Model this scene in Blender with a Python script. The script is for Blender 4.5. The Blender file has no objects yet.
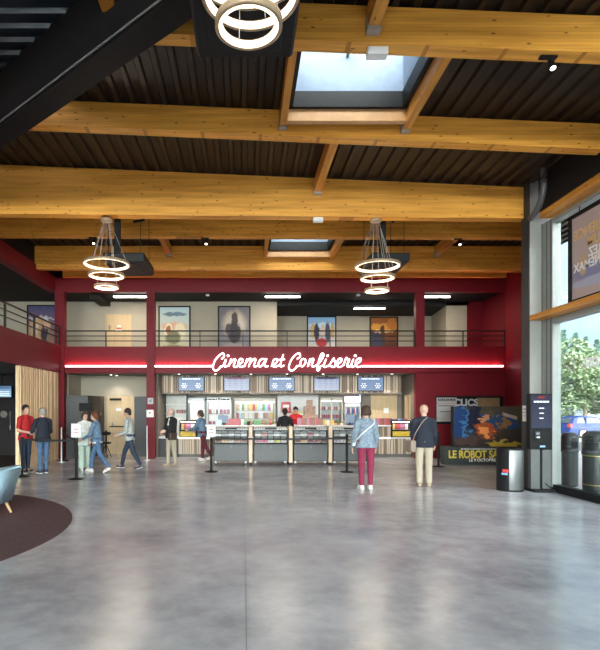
import bpy, bmesh, math, random
import numpy as np
from mathutils import Vector, Matrix
random.seed(7)
R = math.radians
scene = bpy.context.scene
C = scene.collection

# ------------------------------------------------------------------ camera
cam_data = bpy.data.cameras.new('camera')
cam = bpy.data.objects.new('camera', cam_data); C.objects.link(cam)
cam.location = (0, 0, 1.6)
cam.rotation_euler = (R(90), 0, 0)
cam_data.sensor_fit = 'HORIZONTAL'; cam_data.sensor_width = 36
cam_data.lens = 36 * 520 / 600
cam_data.shift_x = 56 / 600; cam_data.shift_y = 84 / 600
cam_data.clip_end = 400
scene.camera = cam

# ------------------------------------------------------------------ view and sky
vs = scene.view_settings
vs.view_transform = 'Standard'; vs.look = 'None'; vs.gamma = 1; vs.use_curve_mapping = False
vs.exposure = 0.3
scene.cycles.use_denoising = True
scene.cycles.max_bounces = 8
scene.cycles.diffuse_bounces = 5
scene.cycles.glossy_bounces = 4
scene.cycles.transparent_max_bounces = 12
scene.cycles.sample_clamp_indirect = 6

world = bpy.data.worlds.new('sky'); scene.world = world; world.use_nodes = True
wt = world.node_tree; wt.nodes.clear()
w_out = wt.nodes.new('ShaderNodeOutputWorld'); w_bg = wt.nodes.new('ShaderNodeBackground')
w_tc = wt.nodes.new('ShaderNodeTexCoord'); w_sep = wt.nodes.new('ShaderNodeSeparateXYZ')
wt.links.new(w_tc.outputs['Generated'], w_sep.inputs[0])
w_n = wt.nodes.new('ShaderNodeTexNoise'); w_n.inputs['Scale'].default_value = 2.4; w_n.inputs['Detail'].default_value = 6
wt.links.new(w_tc.outputs['Generated'], w_n.inputs['Vector'])
w_cr = wt.nodes.new('ShaderNodeValToRGB')
w_cr.color_ramp.elements[0].position = .42; w_cr.color_ramp.elements[0].color = (.42, .66, .95, 1)
w_cr.color_ramp.elements[1].position = .62; w_cr.color_ramp.elements[1].color = (.92, .96, 1, 1)
wt.links.new(w_n.outputs['Fac'], w_cr.inputs[0])
# the bright veiled half of the sky is behind the camera (-Y)
w_mr = wt.nodes.new('ShaderNodeMapRange')
w_mr.inputs['From Min'].default_value = -.3; w_mr.inputs['From Max'].default_value = -.95
w_mr.inputs['To Min'].default_value = 0.0; w_mr.inputs['To Max'].default_value = 33
wt.links.new(w_sep.outputs['Y'], w_mr.inputs['Value'])
w_wh = wt.nodes.new('ShaderNodeMix'); w_wh.data_type = 'RGBA'; w_wm = wt.nodes.new('ShaderNodeMapRange')
w_wm.inputs['From Min'].default_value = .1; w_wm.inputs['From Max'].default_value = -.5; wt.links.new(w_sep.outputs['Y'], w_wm.inputs['Value'])
wt.links.new(w_wm.outputs[0], w_wh.inputs[0]); wt.links.new(w_cr.outputs[0], w_wh.inputs[6]); w_wh.inputs[7].default_value = (.97, .965, .97, 1)
wt.links.new(w_wh.outputs[2], w_bg.inputs['Color']); w_ez = wt.nodes.new('ShaderNodeMapRange'); w_ez.inputs['From Min'].default_value = .45; w_ez.inputs['From Max'].default_value = .85
w_ez.inputs['To Min'].default_value = 1; w_ez.inputs['To Max'].default_value = 0; wt.links.new(w_sep.outputs['Z'], w_ez.inputs['Value'])
w_mm = wt.nodes.new('ShaderNodeMath'); w_mm.operation = 'MULTIPLY'; wt.links.new(w_mr.outputs[0], w_mm.inputs[0]); wt.links.new(w_ez.outputs[0], w_mm.inputs[1])
w_ad = wt.nodes.new('ShaderNodeMath'); w_ad.operation = 'ADD'; w_ad.inputs[1].default_value = 1.35; wt.links.new(w_mm.outputs[0], w_ad.inputs[0])
wt.links.new(w_ad.outputs[0], w_bg.inputs['Strength'])
wt.links.new(w_bg.outputs[0], w_out.inputs['Surface'])

def area(name, loc, rot, sx, sy, power, color=(1, 1, 1), portal=False):
    l = bpy.data.lights.new(name, 'AREA'); l.shape = 'RECTANGLE'; l.size = sx; l.size_y = sy
    l.energy = power; l.color = color
    if portal: l.cycles.is_portal = True
    o = bpy.data.objects.new(name, l); C.objects.link(o); o.location = loc; o.rotation_euler = rot
    return o
area('facade_portal', (-2, -12.05, 3.0), (R(90), 0, 0), 16, 6.0, 1, portal=True)       # lets in the daylight of the rear facade
area('glazing_portal', (6.3, -.8, 2.7), (R(90), 0, R(90)), 22.2, 5.2, 1, portal=True)
area('skylight_portal', (1.57, 7.12, 7.1), (0, 0, 0), 1.8, 1.6, 1, portal=True)
area('skylight_portal', (1.57, 14.1, 7.1), (0, 0, 0), 1.8, 1.8, 1, portal=True)

# ------------------------------------------------------------------ helpers
def P(px, py, d):
    'the point seen at a pixel at distance d'
    return Vector(((px - 244) * d / 520, d, 1.6 + (409 - py) * d / 520))
def PX(px, d): return (px - 244) * d / 520
def PZ(py, d): return 1.6 + (409 - py) * d / 520

MATS = {}
def mat(name, col, rough=.6, metal=0, emit=None, estr=0, spec=.5, noise=0, nscale=8, bump=0, bscale=60, stretch=None, trans=0, coat=0):
    if name in MATS: return MATS[name]
    m = bpy.data.materials.new(name); m.use_nodes = True; nt = m.node_tree; b = nt.nodes['Principled BSDF']
    b.inputs['Base Color'].default_value = (*col, 1); b.inputs['Roughness'].default_value = rough
    b.inputs['Metallic'].default_value = metal; b.inputs['Specular IOR Level'].default_value = spec
    b.inputs['Transmission Weight'].default_value = trans; b.inputs['Coat Weight'].default_value = coat
    if emit: b.inputs['Emission Color'].default_value = (*emit, 1); b.inputs['Emission Strength'].default_value = estr
    tc = nt.nodes.new('ShaderNodeTexCoord'); mp = nt.nodes.new('ShaderNodeMapping'); nt.links.new(tc.outputs['Object'], mp.inputs[0])
    if stretch: mp.inputs['Scale'].default_value = stretch
    n = nt.nodes.new('ShaderNodeTexNoise'); n.inputs['Scale'].default_value = nscale; n.inputs['Detail'].default_value = 5
    nt.links.new(mp.outputs[0], n.inputs['Vector'])
    k = noise or .06
    cr = nt.nodes.new('ShaderNodeValToRGB')
    cr.color_ramp.elements[0].position = .3; cr.color_ramp.elements[1].position = .7
    cr.color_ramp.elements[0].color = (*[c * (1 - k) for c in col], 1); cr.color_ramp.elements[1].color = (*[min(1, c * (1 + k)) for c in col], 1)
    nt.links.new(n.outputs['Fac'], cr.inputs[0]); nt.links.new(cr.outputs[0], b.inputs['Base Color'])
    if bump:
        n2 = nt.nodes.new('ShaderNodeTexNoise'); n2.inputs['Scale'].default_value = bscale; nt.links.new(mp.outputs[0], n2.inputs['Vector'])
        bp = nt.nodes.new('ShaderNodeBump'); bp.inputs['Strength'].default_value = bump; bp.inputs['Distance'].default_value = .01
        nt.links.new(n2.outputs['Fac'], bp.inputs['Height']); nt.links.new(bp.outputs[0], b.inputs['Normal'])
    MATS[name] = m
    return m

def glulam(name, base, axis=0):
    'laminated spruce: thin boards along the beam, small dark knots'
    m = bpy.data.materials.new(name); m.use_nodes = True; nt = m.node_tree; L = nt.links; b = nt.nodes['Principled BSDF']
    b.inputs['Roughness'].default_value = .5; b.inputs['Specular IOR Level'].default_value = .35
    tc = nt.nodes.new('ShaderNodeTexCoord')
    def mp(sc):
        q = nt.nodes.new('ShaderNodeMapping'); q.inputs['Scale'].default_value = sc; L.new(tc.outputs['Object'], q.inputs[0]); return q.outputs[0]
    s = [9, 9, 9]; s[axis] = .5
    n = nt.nodes.new('ShaderNodeTexNoise'); n.inputs['Scale'].default_value = 1.6; n.inputs['Detail'].default_value = 6; L.new(mp(s), n.inputs['Vector'])
    cr = nt.nodes.new('ShaderNodeValToRGB')
    cr.color_ramp.elements[0].position = .3; cr.color_ramp.elements[0].color = (base[0] * .72, base[1] * .62, base[2] * .5, 1)
    cr.color_ramp.elements[1].position = .72; cr.color_ramp.elements[1].color = (min(1, base[0] * 1.15), base[1] * 1.15, base[2] * 1.25, 1)
    L.new(n.outputs['Fac'], cr.inputs[0])
    w = nt.nodes.new('ShaderNodeTexVoronoi'); w.feature = 'F1'; w.inputs['Scale'].default_value = 1
    s = [11, 11, 11]; s[axis] = 4.5
    L.new(mp(s), w.inputs['Vector'])
    kn = nt.nodes.new('ShaderNodeValToRGB'); kn.color_ramp.elements[0].position = .09; kn.color_ramp.elements[0].color = (.16, .07, .02, 1)
    kn.color_ramp.elements[1].position = .16; kn.color_ramp.elements[1].color = (1, 1, 1, 1)
    L.new(w.outputs['Distance'], kn.inputs[0])
    mx = nt.nodes.new('ShaderNodeMix'); mx.data_type = 'RGBA'; mx.blend_type = 'MULTIPLY'; mx.inputs[0].default_value = .75
    L.new(cr.outputs[0], mx.inputs[6]); L.new(kn.outputs[0], mx.inputs[7])
    # glue lines every 4 cm
    sp = nt.nodes.new('ShaderNodeSeparateXYZ'); L.new(tc.outputs['Object'], sp.inputs[0])
    mt = nt.nodes.new('ShaderNodeMath'); mt.operation = 'PINGPONG'; mt.inputs[1].default_value = .02; L.new(sp.outputs['Z'], mt.inputs[0])
    gl = nt.nodes.new('ShaderNodeMath'); gl.operation = 'LESS_THAN'; gl.inputs[1].default_value = .0012; L.new(mt.outputs[0], gl.inputs[0])
    m2 = nt.nodes.new('ShaderNodeMix'); m2.data_type = 'RGBA'; L.new(gl.outputs[0], m2.inputs[0])
    L.new(mx.outputs[2], m2.inputs[6]); m2.inputs[7].default_value = (base[0] * .6, base[1] * .5, base[2] * .4, 1)
    L.new(m2.outputs[2], b.inputs['Base Color'])
    return m

def glass_mat(name, tint=(.93, .98, .97), refl=.10):
    m = bpy.data.materials.new(name); m.use_nodes = True; nt = m.node_tree; nt.nodes.clear()
    o = nt.nodes.new('ShaderNodeOutputMaterial'); mx = nt.nodes.new('ShaderNodeMixShader')
    t = nt.nodes.new('ShaderNodeBsdfTransparent'); t.inputs[0].default_value = (*tint, 1)
    g = nt.nodes.new('ShaderNodeBsdfGlossy'); g.inputs['Roughness'].default_value = .02
    lw = nt.nodes.new('ShaderNodeLayerWeight'); lw.inputs[0].default_value = .5
    pw = nt.nodes.new('ShaderNodeMath'); pw.operation = 'POWER'; pw.inputs[1].default_value = 5; nt.links.new(lw.outputs['Facing'], pw.inputs[0])
    fr = nt.nodes.new('ShaderNodeMath'); fr.operation = 'MULTIPLY_ADD'; fr.inputs[1].default_value = .9; fr.inputs[2].default_value = .035; nt.links.new(pw.outputs[0], fr.inputs[0])
    nt.links.new(fr.outputs[0], mx.inputs[0]); nt.links.new(t.outputs[0], mx.inputs[1]); nt.links.new(g.outputs[0], mx.inputs[2])
    nt.links.new(mx.outputs[0], o.inputs[0])
    return m

def picture(name, top, bottom, blobs, emit=0, noise=.25, nscale=7, rough=.45):
    'a printed or lit picture: a vertical gradient with soft patches; blobs = (u, v, ru, rv, colour) in 0..1'
    m = bpy.data.materials.new(name); m.use_nodes = True; nt = m.node_tree; L = nt.links; b = nt.nodes['Principled BSDF']
    b.inputs['Roughness'].default_value = rough; b.inputs['Specular IOR Level'].default_value = .12
    tc = nt.nodes.new('ShaderNodeTexCoord'); n = nt.nodes.new('ShaderNodeTexNoise'); n.inputs['Scale'].default_value = nscale; n.inputs['Detail'].default_value = 5
    L.new(tc.outputs['UV'], n.inputs['Vector'])
    sub = nt.nodes.new('ShaderNodeVectorMath'); sub.operation = 'SUBTRACT'; L.new(n.outputs['Color'], sub.inputs[0]); sub.inputs[1].default_value = (.5, .5, .5)
    sc = nt.nodes.new('ShaderNodeVectorMath'); sc.operation = 'SCALE'; sc.inputs[3].default_value = noise; L.new(sub.outputs[0], sc.inputs[0])
    ad = nt.nodes.new('ShaderNodeVectorMath'); L.new(tc.outputs['UV'], ad.inputs[0]); L.new(sc.outputs[0], ad.inputs[1])
    sp = nt.nodes.new('ShaderNodeSeparateXYZ'); L.new(ad.outputs[0], sp.inputs[0])
    g = nt.nodes.new('ShaderNodeMix'); g.data_type = 'RGBA'; L.new(sp.outputs['Y'], g.inputs[0])
    g.inputs[6].default_value = (*bottom, 1); g.inputs[7].default_value = (*top, 1); cur = g.outputs[2]
    for (u, v, ru, rv, col) in blobs:
        s1 = nt.nodes.new('ShaderNodeVectorMath'); s1.operation = 'SUBTRACT'; L.new(ad.outputs[0], s1.inputs[0]); s1.inputs[1].default_value = (u, v, 0)
        s2 = nt.nodes.new('ShaderNodeVectorMath'); s2.operation = 'MULTIPLY'; L.new(s1.outputs[0], s2.inputs[0]); s2.inputs[1].default_value = (1 / ru, 1 / rv, 0)
        ln = nt.nodes.new('ShaderNodeVectorMath'); ln.operation = 'LENGTH'; L.new(s2.outputs[0], ln.inputs[0])
        mr = nt.nodes.new('ShaderNodeMapRange'); mr.inputs['From Min'].default_value = 1.1; mr.inputs['From Max'].default_value = .8; L.new(ln.outputs['Value'], mr.inputs['Value'])
        mx = nt.nodes.new('ShaderNodeMix'); mx.data_type = 'RGBA'; L.new(mr.outputs[0], mx.inputs[0]); L.new(cur, mx.inputs[6]); mx.inputs[7].default_value = (*col, 1)
        cur = mx.outputs[2]
    L.new(cur, b.inputs['Base Color'])
    if emit >= .3:      # a screen: dark glass that gives off its own picture
        b.inputs['Base Color'].default_value = (.012, .012, .014, 1); b.inputs['Roughness'].default_value = .3
        for l in list(b.inputs['Base Color'].links): L.remove(l)
    if emit: L.new(cur, b.inputs['Emission Color']); b.inputs['Emission Strength'].default_value = emit
    return m

class MB:
    def __init__(s): s.bm = bmesh.new()
    def box(s, x0, x1, y0, y1, z0, z1, bev=0):
        r = bmesh.ops.create_cube(s.bm, size=1); vs_ = r['verts']
        for v in vs_:
            v.co = Vector(((x0 + x1) / 2 + v.co.x * (x1 - x0), (y0 + y1) / 2 + v.co.y * (y1 - y0), (z0 + z1) / 2 + v.co.z * (z1 - z0)))
        if bev:
            es = {e for v in vs_ for e in v.link_edges}
            bmesh.ops.bevel(s.bm, geom=list(es), offset=bev, segments=2, affect='EDGES', profile=.6)
        return s
    def hexa(s, pts, faces=None):
        'eight corners: 0-3 bottom loop, 4-7 top loop'
        v = [s.bm.verts.new(p) for p in pts]
        for f in ((3, 2, 1, 0), (4, 5, 6, 7), (0, 1, 5, 4), (1, 2, 6, 5), (2, 3, 7, 6), (3, 0, 4, 7)): s.bm.faces.new([v[i] for i in f])
        return s
    def prism(s, poly, y0, y1, axis='y'):
        'polygon in the plane across the axis, run from y0 to y1'
        f = {'y': lambda a, b, t: (a, t, b), 'x': lambda a, b, t: (t, a, b), 'z': lambda a, b, t: (a, b, t)}[axis]
        a = [s.bm.verts.new(f(p[0], p[1], y0)) for p in poly]; b = [s.bm.verts.new(f(p[0], p[1], y1)) for p in poly]
        n = len(poly)
        s.bm.faces.new(a); s.bm.faces.new(b[::-1])
        for i in range(n): s.bm.faces.new([a[(i + 1) % n], a[i], b[i], b[(i + 1) % n]])
        return s
    def cyl(s, a, b, r0, r1=None, seg=16, caps=True):
        a = Vector(a); b = Vector(b); r1 = r0 if r1 is None else r1
        d = (b - a); q = d.to_track_quat('Z', 'Y'); A = []; B = []
        for i in range(seg):
            t = 2 * math.pi * i / seg; e = q @ Vector((math.cos(t), math.sin(t), 0)); A.append(s.bm.verts.new(a + e * r0)); B.append(s.bm.verts.new(b + e * r1))
        for i in range(seg): s.bm.faces.new([A[i], A[(i + 1) % seg], B[(i + 1) % seg], B[i]])
        if caps: s.bm.faces.new(A[::-1]); s.bm.faces.new(B)
        return s
    def tube(s, pts, r, seg=8, closed=False):
        pts = [Vector(p) for p in pts]; n = len(pts); rings = []
        for i in range(n):
            if closed: t = pts[(i + 1) % n] - pts[i - 1]
            else: t = pts[min(i + 1, n - 1)] - pts[max(i - 1, 0)]
            q = t.to_track_quat('Z', 'Y')
            rings.append([s.bm.verts.new(pts[i] + q @ Vector((math.cos(2 * math.pi * k / seg) * r, math.sin(2 * math.pi * k / seg) * r, 0))) for k in range(seg)])
        for i in range(n if closed else n - 1):
            a = rings[i]; b = rings[(i + 1) % n]
            for k in range(seg): s.bm.faces.new([a[k], a[(k + 1) % seg], b[(k + 1) % seg], b[k]])
        if not closed: s.bm.faces.new(rings[0][::-1]); s.bm.faces.new(rings[-1])
        return s
    def ribbon(s, pts, w, y0, y1, seg=10):
        'a flat stroke of width w in the XZ plane with thickness y0..y1 (channel letter)'
        P2 = [Vector((p[0], p[1])) for p in pts]
        n = len(P2); Lf = []; Rt = []
        for i in range(n):
            t = (P2[min(i + 1, n - 1)] - P2[max(i - 1, 0)]).normalized(); nn = Vector((-t.y, t.x)) * w / 2
            Lf.append(P2[i] + nn); Rt.append(P2[i] - nn)
        def V(p, y): return s.bm.verts.new((p.x, y, p.y))
        q = [(V(Lf[i], y0), V(Rt[i], y0), V(Rt[i], y1), V(Lf[i], y1)) for i in range(n)]
        for i in range(n - 1):
            for k in range(4): s.bm.faces.new([q[i][k], q[i][(k + 1) % 4], q[i + 1][(k + 1) % 4], q[i + 1][k]])
        for c in (P2[0], P2[-1]):
            A = [V(c + Vector((math.cos(2 * math.pi * k / seg), math.sin(2 * math.pi * k / seg))) * w / 2, y0 - .0005) for k in range(seg)]
            B = [V(c + Vector((math.cos(2 * math.pi * k / seg), math.sin(2 * math.pi * k / seg))) * w / 2, y1) for k in range(seg)]
            s.bm.faces.new(A); s.bm.faces.new(B[::-1])
            for k in range(seg): s.bm.faces.new([A[k], B[k], B[(k + 1) % seg], A[(k + 1) % seg]])
        return s
    def lathe(s, prof, c=(0, 0, 0), seg=24):
        rings = []
        for (r, z) in prof:
            rings.append([s.bm.verts.new((c[0] + r * math.cos(2 * math.pi * k / seg), c[1] + r * math.sin(2 * math.pi * k / seg), c[2] + z)) for k in range(seg)])
        for a, b in zip(rings, rings[1:]):
            for k in range(seg): s.bm.faces.new([a[k], a[(k + 1) % seg], b[(k + 1) % seg], b[k]])
        s.bm.faces.new(rings[0][::-1]); s.bm.faces.new(rings[-1])
        return s
    def grid_uv(s, x0, x1, z0, z1, y):
        'a flat front facing -Y with UVs 0..1'
        v = [s.bm.verts.new(p) for p in ((x0, y, z0), (x1, y, z0), (x1, y, z1), (x0, y, z1))]
        f = s.bm.faces.new(v); uv = s.bm.loops.layers.uv.verify()
        for l, c in zip(f.loops, ((0, 0), (1, 0), (1, 1), (0, 1))): l[uv].uv = c
        return s
    def build(s, name, m, parent=None, smooth=False, loc=None, rz=0):
        bmesh.ops.recalc_face_normals(s.bm, faces=s.bm.faces[:])
        me = bpy.data.meshes.new(name); s.bm.to_mesh(me); s.bm.free()
        if smooth: me.polygons.foreach_set('use_smooth', [True] * len(me.polygons))
        me.materials.append(m)
        return link(name, me, parent, loc, rz)
def link(name, data, parent=None, loc=None, rz=0):
    o = bpy.data.objects.new(name, data); C.objects.link(o)
    if parent: o.parent = parent
    if loc: o.location = loc
    if rz: o.rotation_euler = (0, 0, rz)
    return o
def tag(o, label, cat, group=None, kind=None):
    o['label'] = label; o['category'] = cat
    if group: o['group'] = group
    if kind: o['kind'] = kind
    return o
def struct(o, label, cat): return tag(o, label, cat, kind='structure')
def thing(name, loc, label, cat, group=None, rz=0):
    return tag(link(name, None, None, loc, rz), label, cat, group)
def box(name, m, x0, x1, y0, y1, z0, z1, parent=None, bev=0):
    return MB().box(x0, x1, y0, y1, z0, z1, bev).build(name, m, parent)
def copy_tree(o, parent=None):
    c = o.copy(); C.objects.link(c)
    if parent: c.parent = parent
    for ch in list(o.children): copy_tree(ch, c)
    return c
def text(name, s, size, m, loc, parent=None, rot=(math.pi / 2, 0, 0), ext=.004, align='CENTER', bold=.0, sx=1, sy=1):
    cu = bpy.data.curves.new(name, 'FONT'); cu.body = s; cu.size = size; cu.extrude = ext; cu.align_x = align; cu.align_y = 'CENTER'; cu.offset = bold
    o = bpy.data.objects.new(name, cu); C.objects.link(o)
    dg = bpy.context.evaluated_depsgraph_get(); me = bpy.data.meshes.new_from_object(o.evaluated_get(dg)); bpy.data.objects.remove(o)
    me.materials.clear(); me.materials.append(m)
    me.transform(Matrix.Diagonal((sx, sy, 1, 1)))
    o = link(name, me, parent, loc); o.rotation_euler = rot
    return o
def dashes(name, x, y, z, w, h, m, parent, seed=1):
    'an unreadable line of print as short dashes'
    r = random.Random(seed); mb = MB(); a = x - w / 2
    while a < x + w / 2:
        q = min(r.uniform(.5, 2.2) * h, x + w / 2 - a); mb.box(a, a + q, y - .002, y, z - h / 2, z + h / 2); a += q + h * .35
    return mb.build(name, m, parent)
def smooth_pts(pts, n=5):
    'Catmull-Rom through the points'
    out = []
    for i in range(len(pts) - 1):
        p0 = pts[max(i - 1, 0)]; p1 = pts[i]; p2 = pts[i + 1]; p3 = pts[min(i + 2, len(pts) - 1)]
        for k in range(n):
            t = k / n
            out.append(tuple(.5 * (2 * b + (c - a) * t + (2 * a - 5 * b + 4 * c - d) * t * t + (3 * b - a - 3 * c + d) * t ** 3) for a, b, c, d in zip(p0, p1, p2, p3)))
    out.append(tuple(pts[-1])); return out

# ------------------------------------------------------------------ materials
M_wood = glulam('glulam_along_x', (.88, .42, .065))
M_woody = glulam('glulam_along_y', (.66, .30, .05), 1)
M_deck = mat('dark_corrugated_metal', (.023, .015, .011), .42, 0, spec=.3, noise=.25, nscale=2)
M_black = mat('black_paint', (.009, .009, .010), .5, noise=.2, spec=.18)
M_blackm = mat('black_metal', (.010, .010, .012), .45, spec=.25)
M_red = mat('burgundy_paint', (.165, .009, .016), .5, spec=.2, noise=.06, nscale=1.5)
M_beige = mat('beige_wall_paint', (.42, .37, .29), .8, noise=.04, nscale=2)
M_taupe = mat('taupe_wall_paint', (.20, .175, .145), .75, noise=.05)
M_grey = mat('grey_cladding', (.27, .27, .25), .5, noise=.04)
M_dgrey = mat('anthracite_panel', (.030, .030, .033), .5, noise=.1)
M_alu = mat('brushed_aluminium', (.27, .29, .28), .5, .15, noise=.05)
M_steel = mat('stainless_steel', (.24, .25, .25), .5, 1, noise=.08, nscale=3, stretch=(60, 60, 1))
M_galv = mat('galvanised_bracket', (.45, .45, .45), .45, .7)
M_white = mat('white_laminate', (.80, .80, .79), .4)
M_oak = mat('pale_oak_door', (.58, .42, .24), .5, noise=.1, nscale=3, stretch=(8, 8, .6))
M_pine = mat('pale_pine_slat', (.84, .63, .38), .55, noise=.16, nscale=3, stretch=(10, 10, .7))
M_slat1 = mat('light_ash_slat', (.62, .50, .38), .55, noise=.12, nscale=4, stretch=(10, 10, .6))
M_slat2 = mat('brown_slat', (.30, .21, .14), .55, noise=.15, nscale=4, stretch=(10, 10, .6))
M_tile = mat('kiosk_front_grey', (.085, .09, .094), .5, noise=.1)
M_soffit = mat('grey_soffit', (.16, .15, .14), .7)
M_gblack = mat('gallery_black_ceiling', (.012, .012, .013), .8)
M_glass = glass_mat('clear_glass')
M_paper = mat('white_paper', (.82, .82, .82), .6)
M_ink = mat('dark_ink', (.05, .05, .06), .6)
M_led = mat('white_led', (.9, .9, .9), .4, emit=(1, .93, .84), estr=16)
M_ledpink = mat('pink_white_led', (.9, .9, .9), .4, emit=(1, .72, .76), estr=6)
M_letter = mat('lit_white_letter', (.95, .93, .93), .4, emit=(1, .93, .94), estr=1.9)
M_warm = mat('warm_led_ring', (.95, .9, .8), .4, emit=(1, .74, .46), estr=2.6)
M_ringside = mat('champagne_ring_shell', (.42, .30, .19), .4, .2)
M_cable = mat('white_cable', (.45, .42, .38), .5)
M_spotlit = mat('spot_lens', (.9, .9, .9), .4, emit=(1, .9, .75), estr=6)

# polished concrete floor
def concrete():
    m = bpy.data.materials.new('polished_concrete'); m.use_nodes = True; nt = m.node_tree; L = nt.links; b = nt.nodes['Principled BSDF']
    tc = nt.nodes.new('ShaderNodeTexCoord')
    def noise(s, d, dist=0):
        n = nt.nodes.new('ShaderNodeTexNoise'); n.inputs['Scale'].default_value = s; n.inputs['Detail'].default_value = d; n.inputs['Roughness'].default_value = .62
        n.inputs['Distortion'].default_value = dist; L.new(tc.outputs['Object'], n.inputs['Vector']); return n.outputs['Fac']
    a = noise(.35, 3); c = noise(1.1, 6, .2); s = noise(5, 8)
    def math_(op, x, y):
        q = nt.nodes.new('ShaderNodeMath'); q.operation = op
        for k, v_ in enumerate((x, y)):
            if isinstance(v_, (int, float)): q.inputs[k].default_value = v_
            else: L.new(v_, q.inputs[k])
        return q.outputs[0]
    tot = math_('ADD', math_('ADD', math_('MULTIPLY', a, .5), math_('MULTIPLY', c, .28)), math_('MULTIPLY', s, .22))
    cr = nt.nodes.new('ShaderNodeValToRGB'); e = cr.color_ramp.elements; cr.color_ramp.interpolation = 'LINEAR'
    e[0].position = .0; e[0].color = (.0, .0, .01, 1); e[1].position = 1; e[1].color = (.86, .87, .93, 1)
    for pos, col in ((.36, (.245, .253, .282, 1)), (.64, (.67, .672, .705, 1))): x = e.new(pos); x.color = col
    L.new(tot, cr.inputs[0]); L.new(cr.outputs[0], b.inputs['Base Color'])
    rr = nt.nodes.new('ShaderNodeMapRange'); rr.inputs['From Min'].default_value = .0; rr.inputs['From Max'].default_value = 1
    rr.inputs['To Min'].default_value = .08; rr.inputs['To Max'].default_value = .38; L.new(tot, rr.inputs['Value'])
    L.new(rr.outputs[0], b.inputs['Roughness']); b.inputs['Specular IOR Level'].default_value = .7
    bp = nt.nodes.new('ShaderNodeBump'); bp.inputs['Strength'].default_value = .02; bp.inputs['Distance'].default_value = .004; L.new(s, bp.inputs['Height']); L.new(bp.outputs[0], b.inputs['Normal'])
    return m
M_conc = concrete()
# ================================================================== THE SETTING
FOOT = [(-10, -12), (6.1, -12), (6.1, 10.4), (6.25, 10.8), (8.25, 14.6), (8.45, 16.8), (8.45, 21), (-10, 21)]
struct(MB().prism(FOOT, -.25, 0, 'z').build('floor', M_conc), 'polished grey concrete floor of the whole lobby with cloudy trowel marks', 'floor')
struct(box('trim', mat('joint_filler', (.18, .18, .19), .5), .013, .019, -12, 15.5, .0, .0012), 'thin dark straight joint line running through the concrete floor', 'floor joint')
bpy.data.objects['trim'].name = 'trim_1'

# roof deck ------------------------------------------------------------
def zdeck(x, y):
    s = .043 if y <= 10.6 else .043 * max(0, (12.9 - y) / 2.3)
    return 6.37 - s * x
def deck_y(name, x0, x1, yr, zf, label, period=.25):
    'metal sheet with ribs along Y; yr(x) gives the list of (y0, y1) spans'
    mb = MB(); bm = mb.bm
    n = int(round((x1 - x0) / period))
    for i in range(n):
        a = x0 + i * period
        pr = [(a, 0), (a + .07, 0), (a + .095, .05), (a + .225, .05), (a + .25, 0)]
        for (y0, y1) in yr(a + period / 2):
            A = [bm.verts.new((x, y0, zf(x, y0) + h)) for x, h in pr]; B = [bm.verts.new((x, y1, zf(x, y1) + h)) for x, h in pr]
            for k in range(4): bm.faces.new([A[k], A[k + 1], B[k + 1], B[k]])
    o = mb.build(name, M_deck)
    return struct(o, label, 'ceiling')
def ydiag(x): return 8.2 - (x + 3.85) * 2.8 / 3.35        # line of the black diagonal beam
SKY1 = (.72, 2.42, 6.35, 7.9); SKY2 = (.72, 2.42, 13.25, 15.0)
def span(y0, y1, sky=None):
    def f(x):
        a = max(y0, ydiag(x)) if y0 < 8 else y0
        if a >= y1: return []
        if sky and sky[0] < x < sky[1]: return [(a, sky[2]), (sky[3], y1)]
        return [(a, y1)]
    return f
deck_y('ceiling', -4.03, 6.22, span(2.9, 8.25, SKY1), zdeck, 'dark ribbed metal roof deck with the large skylight between the first two timber beams')
deck_y('ceiling', -10.03, 6.22, span(8.25, 10.6), zdeck, 'dark ribbed metal roof deck in front of the deepest timber beam')
deck_y('ceiling', -10.03, 9.22, span(10.6, 12.9), zdeck, 'dark ribbed metal roof deck just behind the deepest timber beam')
deck_y('ceiling', -10.03, 9.22, span(12.9, 16.9, SKY2), zdeck, 'dark ribbed metal roof deck far back with the small bright skylight')
deck_y('ceiling', -10.03, 9.22, span(16.9, 21.1), lambda x, y: 5.9, 'dark deck over the upper gallery')
# deck on the camera side of the diagonal, ribs along X
mb = MB(); bm = mb.bm
for i in range(82):
    y = -12.1 + i * .25
    if y > 8.2: break
    xe = 6.2 if y < 2.8 else -3.85 + (8.1 - y) * 3.35 / 2.8 - .05
    pr = [(y, 0), (y + .07, 0), (y + .095, .05), (y + .225, .05), (y + .25, 0)]
    A = [bm.verts.new((-10, q, 6.47 + h)) for q, h in pr]; B = [bm.verts.new((xe, q, 6.47 + h)) for q, h in pr]
    for k in range(4): bm.faces.new([A[k], A[k + 1], B[k + 1], B[k]])
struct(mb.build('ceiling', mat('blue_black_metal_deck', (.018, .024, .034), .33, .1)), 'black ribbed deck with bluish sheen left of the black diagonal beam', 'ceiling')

struct(box('ceiling', M_black, 1.5, 6.3, 2.72, 2.9, 6.0, 6.8), 'black step in the roof deck above the viewer', 'ceiling')
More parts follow.
